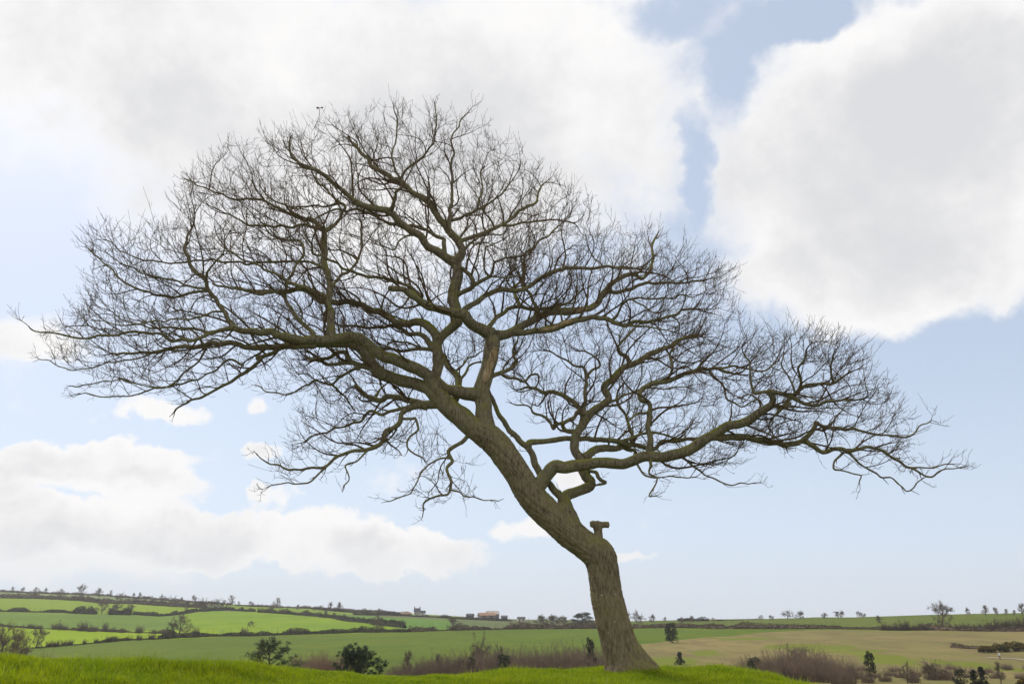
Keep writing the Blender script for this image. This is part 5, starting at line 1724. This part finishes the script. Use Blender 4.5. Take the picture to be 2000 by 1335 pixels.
proto('cone', *evergreen(162, 6, 3.6, 3000, 0.25, 1.0), M_FARBARK, M_YEW)
tree_at('holm', 1138, 1218, 23, 'dark grey-green evergreen tree on the skyline just left of the oak trunk', None, 46)
for px, hp in ((1230, 27), (1243, 28), (1254, 21)):
    tree_at('oak%d' % (px % 4), px, 1217, hp, 'bare tree in the tall group on the skyline just right of the oak trunk', 'tall group right of the trunk', 19)
tree_at('small0', 1275, 1215, 17, 'single round bare tree right of the tall skyline group', None, 22)
LS = 'tiny far-off bare tree on the flat skyline right of the oak trunk'
for px, hp, wp in ((1299, 8, 12), (1333, 8, 14), (1353, 10, 16), (1394, 7, 13)):
    tree_at('small%d' % (px % 3), px, 1213.6, hp * 1.3, LS, 'tiny trees on the flat skyline', wp)
LR = 'small pale bare tree on the ridge behind the dark green ridge field'
for px, py, hp, wp in ((1487, 1209, 8, 16), (1507, 1209, 8, 16), (1563, 1207.5, 13, 26), (1612, 1206, 9, 20), (1681, 1204, 10, 20), (1690, 1204, 6, 12), (1893, 1199, 12, 14)):
    tree_at('small%d' % (int(px) % 3), px, py + 0.6, hp * 1.25, LR, 'small trees on the ridge', wp)
tree_at('oak1', 1539, 1208, 18, 'broad rounded bare tree on the ridge, left of the umbrella-shaped one', None, 32)
tree_at('umbrella', 1644, 1205, 15, 'dark umbrella-shaped tree on the ridge, a small twin of the leaning oak', None, 34)
tree_at('small1', 1717, 1216, 16, 'small dark tree at the left end of the brown bushes on the ridge field', None, 20)
tree_at('oak0', 1840, 1229, 58, 'tall rounded bare tree standing out against the sky in the hedge of the ridge field', None, 58)
for px, hp in ((1928, 22), (1950, 17), (1968, 14), (1984, 12)):
    tree_at('slim', px, 1202, hp, 'slender young larch on the ridge behind the brown wood', 'young larches on the ridge', hp * 0.8)
tree_at('slim', 1999, 1202, 25, 'taller larch on the ridge at the end of the larch row', None, 18)
LW = 'brown bare bush in the strip between the ridge field and the tawny meadow'
for px, hp, wp in ((1732, 17, 36), (1757, 16, 34), (1766, 24, 24), (1792, 15, 30), (1803, 19, 30), (1862, 12, 26), (1878, 18, 34), (1895, 14, 30), (1920, 18, 34), (1940, 24, 36), (1957, 26, 34), (1975, 27, 36), (1992, 29, 36), (2010, 30, 40)):
    tree_at('hedgebush', px, 1230.5, hp, LW, 'brown bushes along the ridge field', wp, cat='shrub', name='bare_shrub')
tree_at('yew', 1310, 1255, 38, 'dark dense evergreen tree alone on the edge of the tawny meadow', None, 28, name='evergreen_tree')
tree_at('cone', 1323, 1298, 24, 'small dark evergreen bush in the rough grass right of the oak foot', None, 22, cat='shrub', name='evergreen_bush')

# ------------------------------------------------------------------ valley thicket
TX = [575, 620, 655, 690, 780, 830, 880, 930, 960, 1010, 1060, 1100, 1150, 1200, 1240, 1290, 1390, 1430, 1480, 1550, 1600, 1640, 1690, 1740, 1790, 1830, 1870, 1950, 2020]
TR = [1290, 1279, 1282, 1290, 1291, 1283, 1276, 1272, 1268, 1266, 1270, 1262, 1268, 1266, 1280, 1303, 1303, 1292, 1278, 1264, 1272, 1290, 1303, 1310, 1294, 1292, 1306, 1310, 1318]
SPOTS = []
for lo, hi, n in ((575, 700, 20), (775, 1250, 70), (1385, 1660, 40), (1660, 2020, 26)):
    for i in range(n):
        px = lo + (hi - lo) * (i + RNG.uniform(0, 1)) / n
        SPOTS.append((px, RNG.uniform(122, 188)))
for px, Y in SPOTS:
    g = gpt(px, Y)
    row, zc = project(g)[1], project(g)[2]
    top = np.interp(px, TX, TR) + abs(RNG.normal(0, 5)) - 2
    h = max((row - top) * zc / FPX, 1.4) * 1.22
    rus = px < 700
    key = 'russet%d' % RNG.integers(0, 2) if rus else 'scrub%d' % RNG.integers(0, 5)
    if px < 700:
        lab, grp_ = 'russet bare shrub on the valley bank between the two pines', 'russet shrubs between the pines'
    elif px < 1250:
        lab, grp_ = 'mauve-brown leafless shrub in the valley thicket between the dark pine and the oak trunk', 'thicket left of the oak trunk'
    elif px < 1660:
        lab, grp_ = 'leafless brown shrub in the rounded thicket below the tawny meadow', 'rounded thicket right of the oak'
    else:
        lab, grp_ = 'leafless grey-brown shrub in the low straggling scrub near the gorse', 'straggling scrub near the gorse'
    place(key, 'bare_shrub', g, h, lab, 'shrub', grp_, max(h * RNG.uniform(0.9, 1.5), 3.2))

proto('pineA', *pine(171, 7.4, 7.5, 0.85, M_PINEPALE), M_FARBARK, M_PINEPALE)
proto('pineB', *pine(172, 6.2, 7.0, 1.7, M_PINE, 0.05), M_FARBARK, M_PINE)
tree_at('pineA', 530, 1243, 0, 'open grey-green scrub pine with sky gaps, rising behind the grassy hilltop', None, 100, 106, name='pine_tree')
tree_at('pineB', 709, 1258, 0, 'dense dark green bushy pine rising behind the grassy hilltop', None, 112, 108, name='pine_tree')
tree_at('oak2', 938, 1232, 0, 'thin pale bare tree above the valley thicket left of the oak trunk', None, 52, 172)
tree_at('oak3', 975, 1255, 0, 'short bare tree beside the thin pale tree in the valley thicket', None, 40, 160)
tree_at('slim', 797, 1268, 0, 'thin bare sapling at the edge of the valley thicket beside the dark pine', None, 26, 150)
tree_at('slim', 856, 1274, 0, 'thin bare sapling standing in the valley thicket near the thin pale tree', None, 22, 160)
proto('ivy0', *evergreen(163, 7, 3.4, 2600, 0.26), M_FARBARK, M_IVY)
proto('ivy1', *evergreen(164, 5, 4.5, 2600, 0.26), M_FARBARK, M_IVY)
tree_at('ivy0', 1151, 1248, 0, 'ivy-covered dark tree close to the left of the oak trunk', None, 27, 128, name='ivy_tree')
for px, top, wp, Y in ((898, 1288, 34, 135), (922, 1284, 30, 128), (985, 1278, 44, 132)):
    tree_at('ivy1', px, top, 0, 'dark ivy-clad shrub in the valley thicket left of the oak trunk', 'ivy-clad shrubs in the thicket', wp, Y, 'shrub', 'ivy_shrub')
tree_at('ivy1', 1465, 1284, 0, 'dark ivy-clad shrub in the rounded thicket below the tawny meadow', None, 40, 130, 'shrub', 'ivy_shrub')
tree_at('oak1', 1550, 1257, 0, 'bare tree topping the rounded thicket below the tawny meadow', None, 90, 158)
tree_at('ivy0', 1688, 1274, 0, 'ivy-clad forked tree standing up in the straggling scrub', None, 26, 134, name='ivy_tree')
tree_at('oak3', 1755, 1290, 0, 'small gnarled bare tree between the ivy-clad tree and the scrub', None, 34, 122)
tree_at('oak2', 1812, 1285, 0, 'bare tree in the scrub between the gnarled tree and the dark conifers', None, 46, 140)
tree_at('ivy1', 1856, 1307, 0, 'low ivy-clad bush beside the dark conifers', None, 30, 118, 'shrub', 'ivy_shrub')
for px, top, wp in ((1883, 1309, 24), (1899, 1303, 26)):
    tree_at('cone', px, top, 0, 'dark pointed conifer in the scrub below the gorse', 'dark conifers below the gorse', wp, 116, name='conifer')
tree_at('slim', 1933, 1290, 0, 'thin bare sapling right of the dark conifers', None, 22, 130)
tree_at('oak3', 18, 1204, 0, 'dense bare tree rising behind the grassy bank, beside a smaller spreading one', None, 100, 190)
tree_at('oak1', 44, 1226, 0, 'shorter bare tree leaning against the dense tree behind the grassy bank', None, 70, 185)
tree_at('oak3', -18, 1215, 0, 'bare tree at the outer edge of the group behind the grassy bank', None, 90, 195)
tree_at('oak0', 80, 1265, 42, 'spreading bare tree alone right of the group behind the grassy bank', None, 44)
for px in (-5, 30, 52, 66, 95, 108):
    tree_at('scrub%d' % (abs(px) % 5), px, 1252 + px * 0.06, 0, 'low bare shrub at the foot of the tree group behind the grassy bank', 'shrubs behind the grassy bank', 34, 150, 'shrub', 'bare_shrub')


# ------------------------------------------------------------------ gorse
def gorse(px, top, wpx, Y, seed, label, group):
    rng = np.random.default_rng(seed)
    g = gpt(px, Y)
    row, zc = project(g)[1], project(g)[2]
    h, wd = (row - top) * zc / FPX, wpx * zc / FPX
    m = 34
    a, rr = rng.uniform(0, 6.28, m), np.sqrt(rng.random(m)) * wd * 0.42
    cs = np.stack([np.cos(a) * rr, np.sin(a) * rr, h * (0.25 + 0.5 * rng.random(m)) * (1 - 0.4 * (rr / (wd * 0.5)) ** 2)], -1)
    rs = np.full(m, 0.26 * h) * rng.uniform(0.8, 1.2, m)
    gl, gb, gs = Geo(), Geo(), Geo()
    leaf_cards(gl, clump_points(rng, cs, rs, 4200), 0.30, rng, 0.35)
    pts = clump_points(rng, cs, rs * 1.04, 2200)
    pts = pts[(pts[:, 2] > h * 0.35) & (vnoise(pts * 0.9, seed) > -0.1)]
    leaf_cards(gb, pts, 0.17, rng, 0.8)
    st = np.array([chain(np.array([math.cos(b) * wd * 0.2, math.sin(b) * wd * 0.2, -0.2]), np.array([math.cos(b) * 0.5, math.sin(b) * 0.5, 1.0]), h * 0.6, 3, 0.1, 0.0, rng)[0] for b in rng.uniform(0, 6.28, 14)])
    gs.tubes(st, np.tile(np.linspace(0.07, 0.03, 4), (14, 1)), 4)
    e = obj('gorse_bush', None, label=label, cat='shrub', group=group)
    e.location = g
    obj('stems', gs.mesh('gorse_stems', M_FARBARK), None, e)
    obj('foliage', gl.mesh('gorse_foliage', M_GORSE, False), None, e)
    obj('flowers', gb.mesh('gorse_flowers', M_BLOOM, False), None, e, 'stuff')


GL = 'yellow-flowering gorse bush in the thick row on the tawny meadow'
for px, top, wp, Y, sd4 in ((1918, 1258, 34, 236, 1), (1942, 1254, 40, 238, 2), (1968, 1250, 42, 240, 3), (1992, 1251, 44, 242, 4), (2018, 1252, 44, 244, 5)):
    gorse(px, top, wp, Y, sd4, GL, 'row of gorse bushes')
gorse(1988, 1322, 46, 112, 6, 'gorse bush at the bottom of the slope below the mown green', None)
hg = [(1852, 1264), (1880, 1266), (1905, 1268)]
hedge(hg, 1.3, 2.0, 'low brown bramble patch at the left end of the gorse row', M_HEDGEBROWN, 60, 0.35, 30)


# ------------------------------------------------------------------ farm buildings
def gable(g, w, d, h, rh, over=0.3):
    """pitched roof shell over a w x d block of height h (ridge along x)"""
    x, y = w / 2 + over, d / 2 + over
    V = [(-x, -y, h - 0.15), (x, -y, h - 0.15), (x, y, h - 0.15), (-x, y, h - 0.15), (-x, 0, h + rh), (x, 0, h + rh)]
    V2 = [(a, b, c + 0.22) for a, b, c in V]
    g.add(V + V2, [[0, 4, 5, 1], [2, 5, 4, 3], [6, 7, 11, 10], [8, 9, 10, 11], [0, 1, 7, 6], [2, 3, 9, 8], [0, 6, 10, 4], [4, 10, 9, 3], [1, 5, 11, 7], [5, 2, 8, 11]])


def walls(g, w, d, h, rh, x0=0.0):
    x, y = w / 2, d / 2
    V = [(-x + x0, -y, -1), (x + x0, -y, -1), (x + x0, y, -1), (-x + x0, y, -1), (-x + x0, -y, h), (x + x0, -y, h), (x + x0, y, h), (-x + x0, y, h), (-x + x0, 0, h + rh), (x + x0, 0, h + rh)]
    g.add(V, [[0, 1, 5, 4], [2, 3, 7, 6], [1, 2, 6, 5], [3, 0, 4, 7]], [[5, 6, 9], [7, 4, 8]])


hb = gpix(814, 1202)
house = obj('farmhouse', None, label='white farmhouse with slate roof and two chimneys on the skyline hedge', cat='house')
house.location = hb
house.rotation_euler = (0, 0, 0.12)
kz = project(hb)[2] / FPX
W1, H1 = 12.0 * kz, 7.0 * kz
g_ = Geo()
walls(g_, W1, 6.5, H1, 3.4)
wl = obj('wall', g_.mesh('wall', M_WALLW, False), None, house)
g_ = Geo()
gable(g_, W1, 6.5, H1, 3.4)
rf = obj('roof', g_.mesh('roof', M_SLATE, False), None, house)
for sx in (-1, 1):
    g_ = Geo()
    g_.box((sx * (W1 / 2 - 0.45), 0, H1 + 3.4 + 0.4), (0.9, 1.1, 2.4))
    g_.box((sx * (W1 / 2 - 0.45), 0, H1 + 3.4 + 1.7), (1.1, 1.3, 0.22))
    ch = obj('chimney', g_.mesh('chimney', M_STONE, False), None, rf)
W2 = 9.5 * kz
g_ = Geo()
walls(g_, W2, 5.0, 2.6, 2.2, W1 / 2 + W2 / 2 - 0.02)
obj('side_wing', g_.mesh('side_wing', M_WALLW, False), None, house)
g_ = Geo()
gable(g_, W2, 5.0, 2.6, 2.2)
r2 = obj('wing_roof', g_.mesh('wing_roof', M_SLATE, False), None, house)
r2.location = (W1 / 2 + W2 / 2 + 0.25, 0, 0)
for (wx, wz) in ((-W1 * 0.3, 1.5), (W1 * 0.28, 1.5), (-W1 * 0.3, H1 - 1.1), (0, H1 - 1.1), (W1 * 0.28, H1 - 1.1), (W1 / 2 + W2 * 0.45, 1.5)):
    dy = -3.25 if wx < W1 / 2 else -2.5
    g_ = Geo()
    g_.box((wx, dy - 0.02, wz), (1.1, 0.12, 1.3))
    wn = obj('window', g_.mesh('window', M_WALLW, False), None, house)
    g_ = Geo()
    g_.box((wx, dy - 0.09, wz), (0.86, 0.04, 1.06))
    obj('pane', g_.mesh('pane', M_GLASS, False), None, wn)
g_ = Geo()
g_.box((0, -3.27, 0.75), (1.0, 0.12, 2.1))
obj('door', g_.mesh('door', M_SHED, False), None, house)


def barn(px, py, wpx, h, rh, d, mw, mr, label, rz=0.0, name='barn'):
    b = gpix(px, py)
    k = project(b)[2] / FPX
    e = obj(name, None, label=label, cat='barn')
    e.location = b
    e.rotation_euler = (0, 0, rz)
    w_ = wpx * k
    g = Geo()
    walls(g, w_, d, h, rh)
    obj('wall', g.mesh('wall', mw, False), None, e)
    g = Geo()
    gable(g, w_, d, h, rh, 0.5)
    obj('roof', g.mesh('roof', mr, False), None, e)
    for s in (-0.25, 0.25):
        g = Geo()
        g.box((w_ * s, -d / 2 - 0.03, h * 0.38), (w_ * 0.2, 0.1, h * 0.76))
        obj('door', g.mesh('door', M_SHED, False), None, e)
    return e


barn(950, 1207.5, 30, 3.2, 2.6, 14, M_BARNWALL, M_BARNROOF, 'low barn with a rusty orange roof on the skyline', 0.25)
barn(962, 1205.5, 22, 4.2, 3.4, 14, M_BARNWALL, mat_plain('faded_sheet', (0.42, 0.36, 0.33), (0.36, 0.31, 0.29), 0.5), 'pale pinkish barn roof behind the rusty orange barn', 0.2)
barn(918, 1206, 13, 2.4, 1.8, 8, M_SHED, M_SHED, 'small dark shed left of the rusty orange barn', -0.1, 'shed')
barn(985, 1209, 11, 2.2, 1.8, 8, M_SHED, M_SLATE, 'small grey-roofed shed right of the rusty orange barn', 0.1, 'shed')
barn(1018, 1212, 14, 2.2, 1.6, 8, M_WALLW, M_SHED, 'low shed with pale walls beside the pale willows', 0.05, 'shed')
barn(793, 1201.5, 20, 1.6, 1.2, 6, M_BARNWALL, M_BARNROOF, 'low brown outbuilding left of the white farmhouse', 0.12, 'shed')

# ------------------------------------------------------------------ pole, walker, path
pb = gpix(117, 1231.5)
kp = project(pb)[2] / FPX
pole = obj('utility_pole', None, label='thin wooden utility pole in the brightest field', cat='pole')
pole.location = pb
g_ = Geo()
g_.tubes(np.array([[0, 0, -0.5], [0, 0, 21 * kp]]), np.array([0.17, 0.11]), 8, True)
obj('post', g_.mesh('post', M_POLE), None, pole)
g_ = Geo()
g_.box((0, 0.0, 21 * kp - 0.5), (1.5, 0.22, 0.14))
obj('crossarm', g_.mesh('crossarm', M_POLE, False), None, pole)

wb = gpix(1939.5, 1287.5)
person = obj('person', None, label='walker in a white jacket and dark trousers on the path by the gorse', cat='person')
person.location = wb
me = bpy.data.meshes.new('body')
J = [(0, 0, 0.95), (0, 0, 1.15), (0, 0, 1.40), (0, 0.02, 1.52), (0, 0.03, 1.66), (0, 0.03, 1.76),
     (-0.10, 0, 0.88), (-0.11, 0.10, 0.50), (-0.11, 0.05, 0.09), (-0.11, 0.17, 0.03),
     (0.10, 0, 0.88), (0.11, 0.02, 0.50), (0.11, -0.18, 0.10), (0.11, -0.08, 0.04),
     (-0.19, 0, 1.40), (-0.24, -0.06, 1.12), (-0.23, 0.06, 0.88), (-0.23, 0.09, 0.80),
     (0.19, 0, 1.40), (0.24, 0.04, 1.12), (0.23, 0.16, 0.92), (0.23, 0.20, 0.85)]
Eg = [(0, 1), (1, 2), (2, 3), (3, 4), (4, 5), (0, 6), (6, 7), (7, 8), (8, 9), (0, 10), (10, 11), (11, 12), (12, 13), (2, 14), (14, 15), (15, 16), (16, 17), (2, 18), (18, 19), (19, 20), (20, 21)]
Rd = [0.15, 0.14, 0.16, 0.055, 0.10, 0.08, 0.095, 0.07, 0.05, 0.045, 0.095, 0.07, 0.05, 0.045, 0.07, 0.05, 0.04, 0.035, 0.07, 0.05, 0.04, 0.035]
me.from_pydata(J, Eg, [])
body = obj('body', me, M_TROUSER, person)
body.modifiers.new('skin', 'SKIN')
sv = me.skin_vertices[0].data if me.skin_vertices else None
if sv:
    for i, r in enumerate(Rd):
        sv[i].radius = (r, r * 0.85)
    sv[0].use_root = True
body.modifiers.new('sub', 'SUBSURF').levels = 1
g_ = Geo()
zz = np.array([0.86, 0.95, 1.15, 1.35, 1.45, 1.49])
g_.tubes(np.stack([0 * zz, 0 * zz, zz], -1), np.array([0.205, 0.20, 0.195, 0.215, 0.16, 0.08]), 14)
for s, pp in ((-1, [(-0.17, 0, 1.42), (-0.21, 0, 1.36), (-0.25, -0.06, 1.12), (-0.235, 0.05, 0.90)]), (1, [(0.17, 0, 1.42), (0.21, 0, 1.36), (0.25, 0.04, 1.12), (0.235, 0.15, 0.94)])):
    g_.tubes(np.array(pp), np.array([0.09, 0.095, 0.075, 0.062]), 10)
obj('jacket', g_.mesh('jacket', M_JACKET), None, person)
g_ = Geo()
zz = np.array([1.53, 1.57, 1.63, 1.69, 1.73])
g_.tubes(np.stack([0 * zz, 0 * zz - 0.045, zz], -1), np.array([0.04, 0.07, 0.085, 0.08, 0.03]), 10, True)
obj('face', g_.mesh('face', M_SKIN), None, person)

g_ = Geo()
pp = np.array([gpix(x, y) for x, y in ((1915, 1284.5), (1945, 1285.5), (1975, 1288), (2010, 1292), (2060, 1298))])
pp = catmull(pp, 60)
T = np.gradient(pp[:, :2], axis=0)
T /= np.linalg.norm(T, axis=1, keepdims=True)
nrm = np.stack([-T[:, 1], T[:, 0]], -1) * 1.1
Lf, Rt = pp[:, :2] - nrm, pp[:, :2] + nrm
A = np.column_stack([Lf, ground_z(Lf[:, 0], Lf[:, 1]) + 0.12])
B = np.column_stack([Rt, ground_z(Rt[:, 0], Rt[:, 1]) + 0.12])
V = np.stack([A, B], 1).reshape(-1, 3)
i = np.arange(59)[:, None] * 2
g_.add(V, i + np.array([[0, 1, 3, 2]]))
obj('path', g_.mesh('path', mat_plain('path_earth', (0.33, 0.28, 0.19), (0.26, 0.22, 0.15), 0.8)), None, None, 'structure')

# ------------------------------------------------------------------ air
hz_m = bpy.data.materials.new('haze_air')
hz_m.use_nodes = True
ht = NT(hz_m.node_tree)
ht.n.clear()
pv = ht.node('ShaderNodeVolumePrincipled')
pv.inputs['Color'].default_value = (0.93, 0.95, 1.0, 1.0)
pv.inputs['Density'].default_value = 0.00013
pv.inputs['Anisotropy'].default_value = 0.2
ho = ht.node('ShaderNodeOutputMaterial')
ht.l.new(pv.outputs[0], ho.inputs['Volume'])
g_ = Geo()
zlo, zhi = float(GV[..., 2].min()) - 1.0, float(GV[..., 2].max()) + 26.0
xlo, xhi = float(GV[..., 0].min()) - 5, float(GV[..., 0].max()) + 5
ylo, yhi = -36.0, float(GV[..., 1].max()) + 5
g_.box(((xlo + xhi) / 2, (ylo + yhi) / 2, (zlo + zhi) / 2), (xhi - xlo, yhi - ylo, zhi - zlo))
obj('haze', g_.mesh('haze', hz_m, False), None, None, 'stuff', 'thin pale spring haze over the far fields', 'haze')

# ------------------------------------------------------------------ grass of the hilltop
m_gr, t_ = new_mat('grass_blade')
at_ = t_.node('ShaderNodeAttribute', attribute_name='tint')
geo_ = t_.node('ShaderNodeNewGeometry')
pn_ = t_.noise(geo_.outputs['Position'], 1.6, 5, 0.65)
c1 = t_.mix(t_.ramp(pn_, 0.36, 0.62), (0.165, 0.250, 0.006), (0.345, 0.385, 0.008))
c1 = t_.mix(t_.ramp(at_.outputs['Fac'], 0.70, 0.74), c1, (0.130, 0.205, 0.010))
c1 = t_.mix(t_.ramp(at_.outputs['Fac'], 0.955, 0.965), c1, (0.45, 0.40, 0.16))
finish(t_, c1, 0.5, None, 0.25, 0.55, t_.mix(0.5, c1, (0.34, 0.46, 0.008)))


def blades(X, Y, ln, wd, seed):
    rng = np.random.default_rng(seed)
    N = len(X)
    Z = ground_fast(X, Y) - 0.01
    a = rng.uniform(0, 2 * math.pi, N)
    # blades lean with the wind (to the left) and droop
    lean = np.stack([np.cos(a) * 0.45 - 0.12, np.sin(a) * 0.45], -1) * rng.uniform(0.3, 1.3, (N, 1))
    side = np.stack([-np.sin(a), np.cos(a)], -1)
    tw = rng.uniform(-0.9, 0.9, N)
    side = np.stack([np.cos(a + tw + 1.57), np.sin(a + tw + 1.57)], -1)
    base = np.stack([X, Y, Z], -1)
    out = []
    for t, ww in ((0.0, 0.8), (0.45, 1.0), (0.8, 0.7)):
        c = base.copy()
        c[:, :2] += lean * (ln * t ** 1.8)[:, None]
        c[:, 2] += ln * (t - 0.22 * t ** 2.5 * np.hypot(lean[:, 0], lean[:, 1]))
        s3 = np.concatenate([side * (wd * ww * 0.5)[:, None], np.zeros((N, 1))], 1)
        out += [c - s3, c + s3]
    c = base.copy()
    c[:, :2] += lean * ln[:, None]
    c[:, 2] += ln * (1 - 0.30 * np.hypot(lean[:, 0], lean[:, 1]))
    out.append(c)
    V = np.stack(out, 1).reshape(-1, 3)
    i = np.arange(N)[:, None] * 7
    Q = np.concatenate([i + np.array([[0, 1, 3, 2]]), i + np.array([[2, 3, 5, 4]])])
    T = i + np.array([[4, 5, 6]])
    return V, Q, T, np.repeat(rng.random(N), 7)


def ground_fast(X, Y):
    px = col_px(X, Y)
    D, Z = control(px)
    out = np.zeros(len(X))
    for k in range(6):
        d0, d1 = D[:, k], D[:, k + 1]
        m = (Y >= d0) & (Y <= d1)
        t = (Y - d0) / (d1 - d0 + 1e-9)
        out = np.where(m, Z[:, k] * (1 - t) + Z[:, k + 1] * t, out)
    return out + relief(X, Y)


NB = 330000
rg = np.random.default_rng(77)
gxs, gys, dens_ = [], [], []
tot = 0
while tot < NB:
    px = rg.uniform(-160, 2000, 200000)
    Y = rg.uniform(4.5, 17.0, 200000)
    dc = np.interp(px, KX, KD)
    X = (px - CX) / FPX * np.maximum(Y, 12) * CT * np.where(Y < 12, Y / 12, 1)
    pxx = col_px(X, Y)
    dc = np.interp(pxx, KX, KD)
    zr = ground_fast(X, Y)
    _, row, _ = project(np.stack([X, Y, zr], -1))
    # thick where the camera looks along the turf, thinner behind the brow and in the unseen foreground
    p = np.where(Y < dc + 0.5, np.where(row < 1352, 1.0, 0.05), np.where(Y < dc + 2.2, 0.30, 0.04))
    clump = 0.55 + 0.45 * vnoise(np.stack([X * 3.2, Y * 3.2, 0 * X], -1), 12)
    k = rg.random(len(X)) < p * clump
    gxs.append(X[k])
    gys.append(Y[k])
    tot += int(k.sum())
X = np.concatenate(gxs)[:NB]
Y = np.concatenate(gys)[:NB]
rng_ = np.random.default_rng(5)
tall = 0.75 + 0.60 * vnoise(np.stack([X * 0.8, Y * 0.8, 0 * X], -1), 13) + 0.25 * vnoise(np.stack([X * 2.6, Y * 2.6, 0 * X], -1), 14)
leftness = np.clip((-X - 1.5) / 4.0, 0, 1)
ln = rng_.uniform(0.045, 0.120, len(X)) * np.clip(tall, 0.4, 1.5) * (1 + 0.25 * leftness)
ln = np.where(rng_.random(len(X)) < 0.03, ln * 1.55, ln)
wd = rng_.uniform(0.0032, 0.0062, len(X))
V, Q, T, tint = blades(X, Y, ln, wd, 8)
me = mesh_np('grass', V, [Q, T], True, m_gr)
at = me.attributes.new('tint', 'FLOAT', 'POINT')
at.data.foreach_set('value', tint.astype(np.float32))
obj('grass', me, None, None, 'stuff', 'short wind-blown green grass covering the hilltop under the oak', 'grass')
